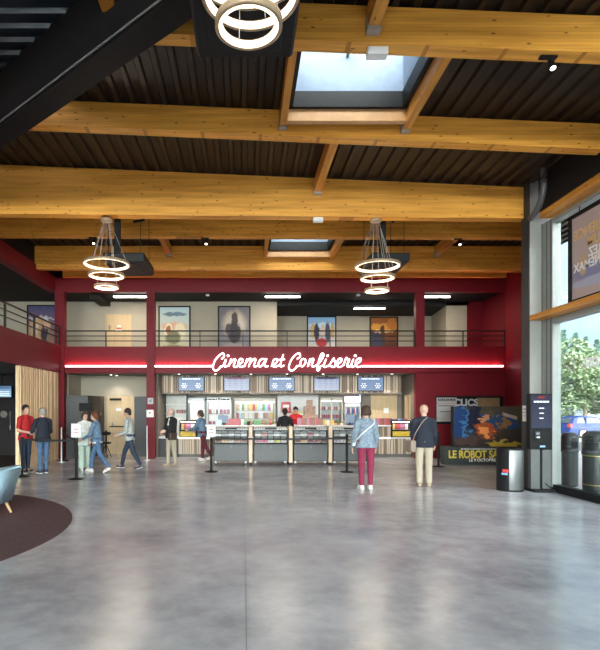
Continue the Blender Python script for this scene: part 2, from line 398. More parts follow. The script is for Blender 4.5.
# skylight shafts
def skylight(i, s, label):
    x0, x1, y0, y1 = s; t = .06; zb, zt = 6.30, 6.98
    lin = mat('skylight_lining_blue_grey', (.17, .21, .28), .6, spec=.2)
    mb = MB(); mb.box(x0 - t, x0, y0 - t, y1 + t, zb + .12, zt); mb.box(x1, x1 + t, y0 - t, y1 + t, zb + .12, zt)
    mb.box(x0, x1, y0 - t, y0, zb + .12, zt); mb.box(x0, x1, y1, y1 + t, zb + .12, zt)
    o = struct(mb.build('window_%d' % i, lin), label, 'skylight')
    mb = MB(); mb.box(x0 - t, x0 + .02, y0 - t, y1 + t, zb - .12, zb + .12); mb.box(x1 - .02, x1 + t, y0 - t, y1 + t, zb - .12, zb + .12)
    mb.box(x0, x1, y0 - t, y0 + .02, zb - .12, zb + .12); mb.box(x0, x1, y1 - .02, y1 + t, zb - .12, zb + .12)
    mb.build('frame', M_black, o)
    box('pane', M_glass, x0, x1, y0, y1, zt, zt + .015, o)
    mb = MB(); mb.box((x0 + x1) / 2 - .02, (x0 + x1) / 2 + .02, y0, y1, zt - .04, zt); mb.build('glazing_bar', M_alu, o)
skylight(1, SKY1, 'large open skylight with a blue grey shaft between the front timber beams')
skylight(2, SKY2, 'small bright skylight seen between the two rear timber beams')

# timber beams ---------------------------------------------------------
def beam(x0, x1, y, w, zb0, zb1, zt0, zt1, label, name='timber_beam'):
    a, b = y, y + w
    o = MB().hexa([(x0, a, zb0), (x1, a, zb1), (x1, b, zb1), (x0, b, zb0), (x0, a, zt0), (x1, a, zt1), (x1, b, zt1), (x0, b, zt0)]).build(name, M_wood)
    struct(o, label, 'beam'); return o
s = .043
xa = -3.85 + (8.1 - 6.06) * 3.35 / 2.8
beam(xa + .1, 6.1, 6.06, .2, 5.93 - s * xa, 5.93 - s * 6.1, 6.36 - s * xa, 6.36 - s * 6.1, 'orange laminated timber beam nearest the viewer, above the large skylight')
xb = -3.85
beam(xb + .05, 6.1, 8.25, .2, 5.97 - s * xb, 5.97 - s * 6.1, 6.37 - s * xb, 6.37 - s * 6.1, 'orange laminated timber beam below the large skylight, second from the front')
beam(-10, 5.74, 10.6, .22, 5.62, 5.49, zdeck(-10, 10.5), zdeck(5.78, 10.5), 'deepest orange laminated timber beam, spanning the full width and carrying ring lamps')
beam(-10, 7.3, 12.9, .2, 5.91, 5.85, 6.37, 6.37, 'orange laminated timber beam half hidden behind the deepest beam')
eb = beam(-6.22, 8.2, 15.2, .2, 5.70, 5.64, 6.37, 6.36, 'orange laminated timber beam farthest back that ends in a steel shoe')
MB().box(-6.26, -6.19, 15.17, 15.43, 5.58, 6.25).build('steel_shoe', M_galv, eb)
struct(box('timber_beam', M_wood, -5.8, 8.4, 16.62, 16.8, 5.82, 6.3), 'low timber edge beam resting on the burgundy upper beam', 'beam')
# boards around the skylights
for i, (sk, zc) in enumerate(((SKY1, .0), (SKY2, .0))):
    x0, x1, y0, y1 = sk
    mb = MB(); zb = 6.03
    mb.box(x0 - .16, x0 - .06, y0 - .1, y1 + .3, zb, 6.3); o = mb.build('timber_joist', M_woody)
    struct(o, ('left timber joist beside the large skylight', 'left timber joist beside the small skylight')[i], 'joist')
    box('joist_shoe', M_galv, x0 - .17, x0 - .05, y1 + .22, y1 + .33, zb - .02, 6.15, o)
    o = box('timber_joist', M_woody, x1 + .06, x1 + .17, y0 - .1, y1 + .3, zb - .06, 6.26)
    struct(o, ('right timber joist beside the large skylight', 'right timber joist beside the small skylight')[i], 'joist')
    box('joist_shoe', M_galv, x1 + .05, x1 + .18, y1 + .22, y1 + .33, zb - .08, 6.1, o)
    struct(box('timber_board', mat('pinkish_timber_board', (.55, .29, .12), .5, noise=.1), x0 - .06, x1 + .06, y1 + .04, y1 + .14, 6.0, 6.22),
           ('timber cross board at the far edge of the large skylight', 'timber cross board at the far edge of the small skylight')[i], 'joist')
# joists between the beams
for (X, ya, yb, lab) in ((1.42, 8.45, 10.6, 'timber joist between the second beam and the deepest beam right of centre'),
                         (-2.25, 13.1, 15.2, 'short timber joist behind the left ring lamp'),
                         (5.55, 13.1, 15.2, 'short timber joist right of the right ring lamp'),
                         (-2.1, 15.4, 16.62, 'stub joist behind the farthest beam on the left'),
                         (5.45, 15.4, 16.62, 'stub joist behind the farthest beam on the right'),
                         (1.42, 3.2, 6.06, 'timber joist meeting the nearest beam at the top edge of the view')):
    zt = 6.3 - .04 * max(X, 0) if yb < 11 else 6.34
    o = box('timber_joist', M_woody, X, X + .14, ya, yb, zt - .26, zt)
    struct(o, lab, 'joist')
    MB().box(X - .01, X + .15, yb - .12, yb - .002, zt - .3, zt - .12).build('joist_shoe', M_galv, o)
# black diagonal beam
dv = Vector((3.35, -2.8, 0)).normalized(); nn = Vector((-.64, -.77, 0))
a = Vector((-3.85, 8.2, 0)) - dv * 6; b = Vector((-3.85, 8.2, 0)) + dv * 9.5
pts = []
for z in (5.68, 6.5):
    for q in (a, b, b + nn * .32, a + nn * .32): pts.append((q.x, q.y, z))
o = MB().hexa(pts).build('diagonal_beam', mat('black_steel_beam', (.010, .009, .010), .6, noise=.2, spec=.12))
struct(o, 'thick black beam crossing the roof diagonally at the upper left', 'beam')
mb = MB()
q0 = a + nn * .345; q1 = b + nn * .345
mb.tube([(q0.x, q0.y, 5.72), (q1.x, q1.y, 5.72)], .012, 6)
mb.build('edge_highlight', mat('edge_highlight_grey', (.16, .15, .14), .5), o)  # thin grey tube drawn as the highlight along the beam's lower edge
for (X, z, lab) in ((-1.6, 6.08, 'timber joist ending on the black diagonal beam near the top edge'), (-3.72, 6.0, 'timber joist ending on the black diagonal beam at the left edge')):
    struct(box('timber_joist', M_woody, X, X + .16, -11.9, ydiag(X) - .45, z, 6.45), lab, 'joist')

# walls ----------------------------------------------------------------
struct(box('wall_left', mat('dark_lobby_wall', (.06, .055, .055), .7), -10.2, -10, -12, 21, 0, 6.6), 'dark side wall far to the left of the lobby', 'wall')
struct(box('wall_back', M_beige, -10, 1.17, 18.5, 18.7, 3.45, 5.95), 'beige upper gallery wall behind the first two posters', 'wall')
MB().box(1.05, 1.17, 18.7, 20.6, 3.45, 5.95).build('return', M_beige, bpy.data.objects['wall_back'])
struct(box('wall_back', M_beige, 1.0, 8.45, 20.6, 20.8, 3.45, 5.95), 'beige upper gallery wall set farther back behind the right hand posters', 'wall')
o = MB().prism([(7.42, 20.6), (7.19, 18.5), (7.93, 18.5), (7.93, 18.6), (7.35, 18.6), (7.55, 20.6)], 3.45, 5.4, 'z').build('wall_right', M_beige)
struct(o, 'beige box like wall corner at the right end of the gallery', 'wall')
struct(box('wall_back', M_red, 7.93, 8.6, 18.5, 18.7, 3.45, 5.95), 'burgundy wall end at the right of the upper gallery', 'wall')
o = MB().prism([(6.2, 10.69), (8.3, 14.6), (8.45, 16.8), (8.45, 21), (8.65, 21), (8.65, 16.8), (8.5, 14.5), (6.4, 10.65)], 0, 6.5, 'z').build('wall_right', M_red)
struct(o, 'burgundy side wall running back behind the grey pier', 'wall')
# lower back walls
struct(box('wall_back', M_beige, -5.9, -2.9, 18.5, 18.7, 0, 2.8), 'beige wall of the ground floor passage with the oak door', 'wall')
struct(MB().box(-2.95, -2.85, 17.3, 19.5, 0, 2.8).build('wall_left', M_taupe), 'short dark side wall at the left end of the snack counter bay', 'wall')
struct(box('wall_left', M_beige, -6.0, -5.8, 17.2, 18.6, 0, 2.8), 'beige side wall at the left end of the ground floor passage', 'wall')
struct(box('wall_back', mat('light_back_wall', (.50, .46, .40), .7), -2.9, 4.3, 19.4, 19.6, 0, 2.8), 'pale wall behind the fridges and shelves of the snack bar', 'wall')
struct(box('wall_back', M_taupe, 4.2, 5.75, 18.5, 18.7, 0, 2.8), 'taupe wall with the pale door at the right of the snack bar', 'wall')
struct(MB().box(5.6, 5.8, 17.0, 17.55, 0, 2.8).box(5.6, 5.8, 18.1, 18.6, 0, 2.8).box(5.6, 5.8, 17.5, 18.1, 2.08, 2.8).build('wall_right', M_taupe), 'taupe side wall with an open doorway at the right end of the snack bar', 'wall')
struct(box('wall_back', M_red, 5.55, 8.5, 16.8, 17.0, 0, 2.78), 'burgundy ground floor wall carrying the notice board', 'wall')
# gallery slab, fascias, soffit
struct(box('wall_back', M_red, -5.88, 8.5, 16.8, 16.9, 2.76, 3.62), 'burgundy gallery fascia with the lit cinema lettering', 'fascia')
struct(box('floor', M_dgrey, -6.0, 8.5, 16.9, 20.7, 3.2, 3.45), 'upper gallery floor slab behind the burgundy fascia', 'floor')
struct(box('ceiling', M_soffit, -5.8, 5.7, 16.9, 19.5, 2.77, 2.85), 'grey soffit under the gallery above the snack counter', 'ceiling')
struct(box('wall_left', M_red, -5.98, -5.88, 4.0, 16.9, 2.76, 3.62), 'burgundy fascia of the left gallery running towards the viewer', 'fascia')
struct(box('floor', M_dgrey, -10, -5.98, 4.0, 18.6, 3.2, 3.45), 'left gallery floor slab', 'floor')
struct(box('ceiling', M_soffit, -10, -5.98, 4.0, 18.6, 2.77, 2.85), 'dark soffit below the left gallery', 'ceiling')
struct(box('wall_back', M_red, -6.1, 8.5, 16.75, 16.95, 5.38, 5.84), 'burgundy upper beam across the front of the gallery', 'beam')
struct(box('wall_left', M_red, -6.32, -6.08, 4.0, 16.9, 5.38, 5.84), 'burgundy upper beam running towards the viewer on the left', 'beam')
struct(box('wall_left', M_black, -6.32, -6.12, -12, 16.9, 5.84, 6.8), 'black upstand above the left burgundy beam', 'wall')
struct(box('ceiling', M_gblack, -10, 8.5, 16.9, 20.7, 5.42, 5.5), 'black ceiling of the upper gallery', 'ceiling')
struct(box('ceiling', M_gblack, -10, -6.1, 4.0, 16.9, 5.42, 5.5), 'black ceiling over the left gallery', 'ceiling')
struct(box('ceiling', M_gblack, 1.17, 8.0, 18.5, 20.6, 5.28, 5.42), 'lowered black ceiling strip over the right part of the gallery', 'ceiling')
struct(MB().box(-5.1, -4.75, 17.2, 18.5, 5.25, 5.42).build('trim_2', M_gblack), 'black duct end under the gallery ceiling above the upstairs door', 'duct')
struct(box('wall_back', M_black, -10, 9, 16.86, 16.95, 5.84, 6.8), 'black upstand closing the roof step above the gallery', 'wall')
# columns
struct(box('column_1', M_red, -6.08, -5.78, 16.7, 16.95, 0, 5.4), 'burgundy column at the corner of the two galleries', 'column')
struct(box('column_2', M_red, -3.13, -2.87, 16.68, 16.95, 0, 5.4), 'burgundy column left of the snack counter', 'column')
struct(box('column_3', M_red, 5.54, 5.82, 16.75, 16.95, 3.6, 5.4), 'burgundy upper column at the right of the gallery', 'column')

# pier and glazing on the right -----------------------------------------
o = struct(box('wall_right', M_grey, 5.72, 6.2, 10.4, 10.68, 0, 6.5), 'light grey clad pier between the lobby and the window wall', 'pier')
box('dark_edge', M_dgrey, 5.70, 5.72, 10.4, 10.68, 0, 6.5, o)
MB().box(5.95, 5.965, 10.39, 10.41, 0, 5.3).build('panel_joint', M_dgrey, o)
struct(box('wall_right', M_black, 5.72, 6.3, -12, 10.1, 5.42, 6.7), 'black bulkhead above the window wall on the right', 'bulkhead')
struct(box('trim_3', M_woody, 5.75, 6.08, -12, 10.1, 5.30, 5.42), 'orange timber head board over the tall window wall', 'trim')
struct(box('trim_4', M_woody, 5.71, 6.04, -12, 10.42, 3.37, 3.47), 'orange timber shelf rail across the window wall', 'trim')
struct(box('trim_5', M_black, 5.98, 6.16, -12, 10.4, 0, .09), 'black sill along the foot of the window wall', 'trim')
w = struct(MB().box(6.045, 6.06, -12, 10.2, .09, 5.3).build('window_3', M_glass), 'tall window wall on the right looking out to the trees', 'window')
mb = MB(); mb.box(5.98, 6.14, 10.08, 10.4, .05, 5.3)
for y in (7.4, 4.7, 2.0, -.7, -3.4, -6.1, -8.8, -11.95): mb.box(5.98, 6.14, y - .04, y + .04, .05, 5.3)
mb.box(5.99, 6.13, -12, 10.2, 3.26, 3.37); mb.box(5.99, 6.13, -12, 10.2, 5.22, 5.3); mb.build('frame', M_alu, w)
MB().box(5.99, 6.13, -12, 10.1, .09, .14).build('bottom_rail', M_black, w)
mb = MB(); mb.box(5.975, 5.985, 10.12, 10.14, .1, 5.3).box(5.975, 5.985, 10.26, 10.275, .1, 5.3).build('frame_groove', M_dgrey, w)
text('window_lettering', 'on', .36, mat('white_window_film', (.95, .95, .95), .5), (6.03, 9.02, 2.44), w, rot=(math.pi / 2, 0, math.pi / 2), ext=.002, bold=.012)
# rear facade behind the camera
w = struct(MB().box(-10, 6.1, -12.02, -12.0, .05, 5.9).build('window_4', M_glass), 'glazed entrance facade closing the front of the lobby', 'window')
mb = MB()
for x in (-10, -7.7, -5.4, -3.1, -.8, 1.5, 3.8, 6.05): mb.box(x - .04, x + .04, -12.1, -11.95, 0, 6.1)
mb.box(-10, 6.1, -12.1, -11.95, 0, .1); mb.box(-10, 6.1, -12.1, -11.95, 2.6, 2.7); mb.box(-10, 6.1, -12.1, -11.95, 5.85, 6.0)
mb.build('frame', M_alu, w)
struct(box('wall_front', M_black, -10.2, 6.3, -12.15, -12.0, 6.0, 7.2), 'black band above the entrance facade', 'wall')
struct(box('wall_front', mat('sky_blocker_grey', (.30, .28, .26), .8), 7.5, 42, -15, -8, -.3, 11), 'unseen block added outside beyond the entrance to hold back the bright sky', 'wall')  # unseen block, added to keep the bright sky off the right exterior
# drain pipe by the pier
o = MB().tube(smooth_pts([(5.62, 9.75, 6.12), (5.62, 9.75, 5.85), (5.62, 9.77, 5.68), (5.63, 9.9, 5.50), (5.66, 10.1, 5.42), (5.72, 10.38, 5.40)]), .055, 12).build('grey_pipe', mat('grey_pipe_plastic', (.08, .08, .088), .4), smooth=True)
tag(o, 'bent grey drain pipe high beside the grey pier', 'pipe')

# left ground floor: pine wall, dark cinema entrance
pw = struct(box('wall_left', M_pine, -6.02, -5.96, 13.75, 16.75, 0, 2.76), 'pale pine slatted wall between the dark entrance and the corner column', 'wall')
mb = MB(); y = 13.75
while y < 16.6:
    wd = random.choice((.05, .07, .09)); mb.box(-5.96, -5.925 + random.random() * .02, y, y + wd, 0, 2.76); y += wd + random.choice((.018, .03, .05))
mb.build('slats', M_pine, pw)
MB().box(-6.02, -5.93, 13.7, 13.75, 0, 2.76).build('end_board', M_pine, pw)
d = struct(box('door_1', mat('black_door', (.012, .009, .009), .35), -8.9, -7.0, 17.9, 17.96, 0, 2.2), 'black double door with round porthole in the dark left entrance', 'door')
MB().cyl((-8.26, 17.9, 1.42), (-8.26, 17.87, 1.42), .12, seg=24).build('porthole', mat('porthole_glass', (.22, .19, .17), .15), d)
MB().tube([(-8.02, 17.88, 1.5), (-8.02, 17.83, 1.5), (-8.02, 17.83, .9), (-8.02, 17.88, .9)], .015, 8).build('handle', M_steel, d)
struct(box('wall_back', mat('dark_entrance_wall', (.018, .013, .013), .6), -10, -5.95, 17.96, 18.1, 0, 2.8), 'near black wall around the cinema entrance door', 'wall')
# carpet
o = MB().lathe([(3.44, 0), (3.44, .008), (3.42, .010), (0.001, .010)], (-5.8, 6.6, 0), 96).build('round_carpet', mat('brown_carpet', (.105, .050, .052), .95, noise=.3, nscale=25, bump=.4, bscale=150))
tag(o, 'large round brown carpet inlaid in the concrete floor under the armchair', 'carpet')
o = MB().box(-9.9, -6.05, 13.8, 17.9, 0, .008).build('entrance_carpet', mat('dark_brown_carpet', (.06, .028, .022), .9, noise=.3, nscale=20))
tag(o, 'dark brown carpet strip in front of the black entrance door', 'carpet')

# doors
def door(n, x0, x1, y, z0, z1, label, handle_x, face=-1):
    d = struct(box('door_%d' % n, M_oak, x0, x1, y - .03, y, z0, z1), label, 'door')
    MB().box(x0 - .05, x0, y - .04, y, z0, z1 + .05).box(x1, x1 + .05, y - .04, y, z0, z1 + .05).box(x0, x1, y - .04, y, z1, z1 + .05).build('frame', M_oak, d)
    MB().box(handle_x - .02, handle_x + .02, y - .045, y - .03, z0 + .95, z0 + 1.13).tube([(handle_x, y - .04, z0 + 1.05), (handle_x, y - .09, z0 + 1.05), (handle_x + .1, y - .09, z0 + 1.05)], .01, 8).build('handle', M_steel, d)
    return d
d = door(2, PX(108, 18.4), PX(132.5, 18.4), 18.48, 0, 2.0, 'oak door behind the queue in the ground floor passage', PX(112, 18.4))
MB().box(-4.75, -4.35, 18.38, 18.44, 1.9, 1.98).build('door_closer', M_black, d)
MB().box(PX(116, 18.4), PX(121, 18.4), 18.44, 18.449, PZ(411, 18.4), PZ(408, 18.4)).build('sign_plate', M_paper, d)
MB().tube([(-4.75, 18.36, .98), (-4.05, 18.36, .98)], .022, 8).build('push_bar', M_black, d)
d = door(3, PX(106.5, 18.4), PX(130, 18.4), 18.48, 3.45, PZ(315.5, 18.4), 'oak door upstairs on the gallery', PX(109, 18.4))
MB().box(PX(117, 18.4), PX(120.5, 18.4), 18.44, 18.449, PZ(327, 18.4), PZ(325, 18.4)).box(PX(115, 18.4), PX(121.5, 18.4), 18.44, 18.449, PZ(331, 18.4), PZ(329.5, 18.4)).build('sign_plate', M_paper, d)
MB().box(PX(116, 18.4), PX(121, 18.4), 18.44, 18.447, PZ(328.6, 18.4), PZ(327.6, 18.4)).build('red_sign_stripe', mat('sign_red', (.6, .05, .05), .5), d)
d = door(4, PX(372.5, 18.4), PX(396, 18.4), 18.48, 0, 2.07, 'pale oak double door right of the bottle fridge', PX(394, 18.4))
MB().box(PX(384, 18.4), PX(389, 18.4), 18.44, 18.449, PZ(413, 18.4), PZ(408, 18.4)).build('notice', mat('white_notice', (.85, .85, .8), .5), d)
d = struct(MB().box(5.83, 5.86, 17.55, 18.1, 0, 2.08).build('door_5', mat('doorway_shade_panel', (.03, .025, .02), .7)), 'dark panel standing for the shade in the side doorway right of the snack bar', 'door')  # panel coloured dark for the shade beyond the open doorway
MB().box(5.58, 5.82, 18.02, 18.1, 0, 2.08).box(5.58, 5.82, 17.5, 17.56, 0, 2.08).build('frame', M_oak, d)

# outside ----------------------------------------------------------------
def gz(x, y): return -.04 - max(0, y - 12) * .0125
mb = MB(); v = [mb.bm.verts.new(p) for p in ((-60, -60, -.3), (90, -60, -.3), (90, 12, -.04), (-60, 12, -.04), (90, 100, gz(0, 100)), (-60, 100, gz(0, 100)))]
mb.bm.faces.new([v[3], v[2], v[4], v[5]]); mb.bm.faces.new([v[0], v[1], v[2], v[3]])
struct(mb.build('ground', mat('pale_paving', (.30, .30, .295), .8, noise=.12, nscale=.6)), 'pale paving and car park outside the window wall', 'ground')
struct(MB().box(6.2, 60, 22, 27, -.16, -.12).build('road', mat('asphalt', (.09, .10, .115), .8, noise=.2, nscale=3)), 'grey asphalt strip of the car park outside', 'road')
o = MB().box(24, 60, 47, 47.3, -.5, 1.9).build('garden_wall', mat('pale_render', (.55, .58, .60), .8))
tag(o, 'pale rendered garden wall behind the parked car', 'wall')
o = box('utility_cabinet', mat('slate_cabinet', (.07, .09, .12), .5), PX(574, 40), PX(585, 40), 40, 41, -.4, PZ(408, 40))
tag(o, 'dark utility cabinet outside left above the blue car', 'cabinet')
def foliage(n, inside, size, seed):
    rnd = random.Random(seed); mb = MB(); bm = mb.bm
    for i in range(n):
        c = inside(rnd); q = Matrix.Rotation(rnd.uniform(0, 6.28), 3, 'Z') @ Matrix.Rotation(rnd.uniform(-1.2, 1.2), 3, 'X')
        s_ = size * rnd.uniform(.6, 1.3)
        v = [bm.verts.new(c + q @ Vector(p) * s_) for p in ((-.5, -.3, 0), (.1, -.45, .1), (.6, 0, 0), (.1, .45, -.1), (-.5, .3, 0))]
        bm.faces.new(v)
    return mb
M_leafg = mat('ash_tree_leaves', (.15, .21, .11), .55, noise=.5, nscale=1.2)
M_leafb = mat('bluish_conifer_needles', (.13, .22, .18), .6, noise=.4, nscale=1)
M_bark = mat('bark', (.10, .075, .05), .9, noise=.3)
for i, (px, d, top) in enumerate(((563.5, 58, 330), (575.5, 60, 333), (586, 57, 337), (597, 59, 340), (610, 58, 334), (624, 60, 330))):
    c = P(px, 409, d); zt = PZ(top, d)
    t = thing('conifer_tree', (c.x, d, -.6), ('bluish pointed conifer beside the window frame outside', 'tall bluish conifer second from the window frame outside', 'bluish conifer third from the window frame outside', 'bluish conifer fourth from the window frame outside',
                                    'bluish conifer fifth from the window frame outside', 'bluish conifer sixth from the window frame outside')[i], 'tree', 'row of pointed conifers outside')
    H = zt + .6
    def ins(r, H=H):
        z = r.uniform(.08, 1); rad = (1 - z) ** 1.0 * 2.1 * r.uniform(.3, 1) + .08; a = r.uniform(0, 6.28)
        return Vector((math.cos(a) * rad, math.sin(a) * rad, z * H - .12 * rad))
    foliage(6000, ins, .3, i).build('foliage', M_leafb, t)
    MB().cyl((0, 0, 0), (0, 0, H * .9), .22, .03).build('trunk', M_bark, t)
for i, (px, d, cy, r, lab) in enumerate(((585, 40, 377, 2.5, 'broad leafy tree in full green leaf behind the blue car'), (566, 43, 385, 1.9, 'bushy green tree left of the broad leafy tree outside'), (612, 42, 380, 2.6, 'leafy green tree at the right beyond the blue car'))):
    c = P(px, cy, d)
    t = thing('leafy_tree', (c.x, d, -.5), lab, 'tree')
    zc = c.z + .5
    lumps = [(random.uniform(-.8, .8) * r, random.uniform(-.6, .6) * r, zc + random.uniform(-.8, .8) * r, random.uniform(.4, .6) * r) for _ in range(14)]
    def ins2(rn, lumps=lumps):
        L_ = rn.choice(lumps); v = Vector((rn.gauss(0, 1), rn.gauss(0, 1), rn.gauss(0, 1))).normalized() * L_[3] * rn.uniform(.75, 1.05)
        return Vector((L_[0], L_[1], L_[2])) + v
    foliage(17000, ins2, .17, 50 + i).build('crown', M_leafg, t)
    MB().cyl((0, 0, 0), (0, 0, zc), .2, .08).build('trunk', M_bark, t)
# ================================================================== THINGS OUTSIDE
def car():
    t = thing('car', (0, 0, 0), 'dark blue hatchback parked outside in front of the trees', 'car')
    blue = mat('dark_blue_car_paint', (.012, .028, .13), .4, 0, spec=.3)
    prof = [(-.02, .35), (.0, .62), (.06, .95), (.32, 1.33), (.7, 1.44), (1.5, 1.46), (2.1, 1.38), (2.85, .98), (3.7, .86), (3.98, .70), (4.02, .38), (3.7, .24), (.3, .24)]
    mb = MB(); bm = mb.bm; secs = []
    for w, ins in ((0, .0), (.08, .0), (.5, .0), (.86, .0)):
        pass
    ys = [(-.84, .10), (-.80, .0), (0, -.02), (.80, .0), (.84, .10)]
    rings = []
    for y, k in ys:
        ring = []
        for (x, z) in prof:
            zz = z - k * .15; narrow = max(0, z - .95) * .32
            yy = y * (1 - narrow / .84); xx = x + (k * .6 if x < 1 else -k * .6)
            ring.append(bm.verts.new((xx, yy, zz)))
        rings.append(ring)
    n = len(prof)
    for a, b in zip(rings, rings[1:]):
        for i in range(n): bm.faces.new([a[i], a[(i + 1) % n], b[(i + 1) % n], b[i]])
    bm.faces.new(rings[0]); bm.faces.new(rings[-1][::-1])
    o = mb.build('body', blue, t, smooth=False)
    gl = mat('car_window_glass', (.03, .04, .05), .08)
    MB().hexa([(.42, -.80, .98), (2.55, -.80, .98), (2.55, -.70, .98), (.42, -.70, .98), (.62, -.715, 1.34), (2.0, -.715, 1.34), (2.0, -.6, 1.34), (.62, -.6, 1.34)]).build('side_window', gl, t)
    MB().box(1.05, 1.12, -.825, -.7, .95, 1.38).build('window_pillar', blue, t)
    MB().hexa([(-.0, -.6, 1.0), (.1, -.6, 1.0), (.1, .6, 1.0), (-.0, .6, 1.0), (.24, -.55, 1.3), (.34, -.55, 1.3), (.34, .55, 1.3), (.24, .55, 1.3)]).build('rear_window', gl, t)
    MB().box(-.03, .12, -.84, -.55, .72, .95, .02).build('tail_light', mat('red_tail_light', (.6, .03, .02), .2), t)
    MB().box(-.06, .1, -.8, .8, .32, .5, .03).build('bumper', blue, t)
    for x in (.85, 3.25):
        w = MB().cyl((x, -.86, .31), (x, -.64, .31), .31, seg=24).build('wheel', mat('tyre_rubber', (.02, .02, .02), .8), t)
        MB().cyl((x, -.875, .31), (x, -.86, .31), .21, seg=20).build('rim', mat('alloy_rim', (.6, .6, .6), .3, .8), w)
        MB().cyl((x, .64, .31), (x, .86, .31), .31, seg=24).build('wheel', mat('tyre_rubber', (.02, .02, .02), .8), t)
    d = 35; t.location = (PX(562, d), d, gz(0, d)); t.rotation_euler = (0, 0, R(4))
car()
M_binb = mat('black_litter_bin', (.012, .014, .016), .4)
def outbin(loc, label, band, sc=1):
    t = thing('litter_bin', loc, label, 'litter bin'); t.scale = (sc, sc, 1 if sc == 1 else .93)
    MB().lathe([(.20, 0), (.235, .02), (.235, .76), (.25, .78), (.25, .82), (.235, .84)], seg=32).build('body', M_binb, t)
    MB().lathe([(.245, .84), (.245, 1.06), (.25, 1.07), (.24, 1.14), (.17, 1.20), (.01, 1.22)], seg=32).build('hood', M_binb, t)
    MB().box(-.10, .10, -.255, -.2, .88, 1.02, .015).build('opening', mat('bin_opening_pale', (.75, .78, .8), .4) if band else M_black, t)
    if band:
        g = mat('gold_band', (.45, .33, .10), .4, .5)
        for z in (.74, .20): MB().lathe([(.24, z), (.243, z), (.243, z + .016), (.24, z + .016)], seg=32).build('gold_band', g, t)
        MB().box(.03, .13, -.245, -.232, .48, .58).build('badge', g, t)
outbin((6.62, 9.75, -.02), 'black round litter bin with gold bands standing outside by the glass', True)
outbin((6.86, 10.95, -.02), 'slimmer black bin shape outside, standing in for a reflection near the window frame', False, .66)  # bin shape added in place of a dark reflection in the window glass
# hanging poster in the window
t = thing('hanging_poster', (6.0, 0, 0), 'big framed film poster hung in the upper window wall, seen from behind', 'poster')
y1, y0 = 9.57, 6.9; z0_, z1_ = 3.52, 5.12
def flatx(name, m, x, y0, y1, z0, z1, parent):
    mb = MB(); v = [mb.bm.verts.new(p) for p in ((x, y1, z0), (x, y0, z0), (x, y0, z1), (x, y1, z1))]
    f = mb.bm.faces.new(v); uv = mb.bm.loops.layers.uv.verify()
    for l, c in zip(f.loops, ((0, 0), (1, 0), (1, 1), (0, 1))): l[uv].uv = c
    me = bpy.data.meshes.new(name); mb.bm.to_mesh(me); me.materials.append(m); return link(name, me, parent)
mb = MB(); mb.box(-.04, .04, y0, y1, z0_, z0_ + .06).box(-.04, .04, y0, y1, z1_ - .06, z1_).box(-.04, .04, y1 - .06, y1, z0_, z1_).box(-.04, .04, y0, y0 + .06, z0_, z1_).build('frame', M_black, t)
flatx('print', picture('cinema_hall_print', (.46, .36, .35), (.52, .42, .42), [(.45, .30, .5, .15, (.26, .26, .42)), (.3, .17, .35, .06, (.45, .46, .6)), (.35, .42, .12, .05, (.8, .68, .6)), (.12, .4, .05, .14, (.55, .38, .25))], noise=.06), 0, y0 + .05, y1 - .05, z0_ + .05, z1_ - .05, t)  # print colours raised in place of daylight shining through from behind
gold = mat('poster_gold_letters', (.72, .47, .20), .5); pale = mat('poster_pale_letters', (.85, .83, .84), .5)
def mirr(s, size, y, z, m): text('poster_lettering', s, size, m, (-.006, y, z), t, rot=(math.pi / 2, 0, math.pi / 2), ext=.001, align='RIGHT', bold=.006)
mirr('VIVEZ', .20, 8.75, 4.94, pale)
mirr('L\u2019EXP\u00c9RIENCE', .24, 9.46, 4.72, gold); mirr('PREMIUM', .24, 9.10, 4.51, gold)
mirr('D\u00c9COUVREZ', .21, 9.05, 4.32, pale); mirr('LE CIN\u00c9MAX', .21, 9.45, 4.13, pale)
for y in (9.3, 7.3): MB().cyl((0, y, z1_), (0, y, 5.3), .008).build('hanger', M_blackm, t)

# ================================================================== CEILING THINGS
def ring_mesh(r, w=.05, h=.045, z=0, seg=72):
    'outer shell of a ring lamp and its lit inner strip'
    sh = MB(); L_ = MB()
    for mb, prof in ((sh, [(r - w * .5, h), (r + w / 2, h), (r + w / 2, 0), (r, 0), (r, h * .6), (r - w * .5, h * .85)]), (L_, [(r - w / 2, h * .84), (r - w * .02, h * .58), (r - w * .02, 0), (r - w * .5, 0)])):
        R_ = []
        for k in range(seg):
            a = 2 * math.pi * k / seg; R_.append([mb.bm.verts.new((math.cos(a) * p[0], math.sin(a) * p[0], z + p[1])) for p in prof])
        n = len(prof)
        for k in range(seg):
            a = R_[k]; b = R_[(k + 1) % seg]
            for i in range(n): mb.bm.faces.new([a[i], a[(i + 1) % n], b[(i + 1) % n], b[i]])
    return sh, L_
def chandelier(loc, rings, label, big=False):
    t = thing('ring_chandelier', loc, label, 'chandelier', 'three ring chandeliers')
    MB().lathe([(.11, 0), (.12, -.01), (.12, -.05), (.10, -.06), (.01, -.06)]).build('canopy', M_ringside, t, True)
    for i, (r, z, dx) in enumerate(rings):
        sh, L_ = ring_mesh(r, .055, .05)
        o = sh.build('ring', M_ringside, t, True, loc=(dx, 0, z))
        L_.build('led_strip', M_warm, o)
        mb = MB()
        for k in range(3):
            a = k * 2.094 + i * .7 + .5
            mb.tube([(math.cos(a) * .07, math.sin(a) * .07, -.05), (dx + math.cos(a) * r, math.sin(a) * r, z + .05)], .0035, 5)
        mb.build('suspension_cables', M_cable, t)
    if not big:
        l = bpy.data.lights.new('ring_light', 'POINT'); l.energy = 50; l.color = (1, .82, .62); l.shadow_soft_size = .35
        q = bpy.data.objects.new('ring_light', l); C.objects.link(q); q.location = (0, 0, rings[2][1] - .1); q.parent = t
    return t
zc = 5.52
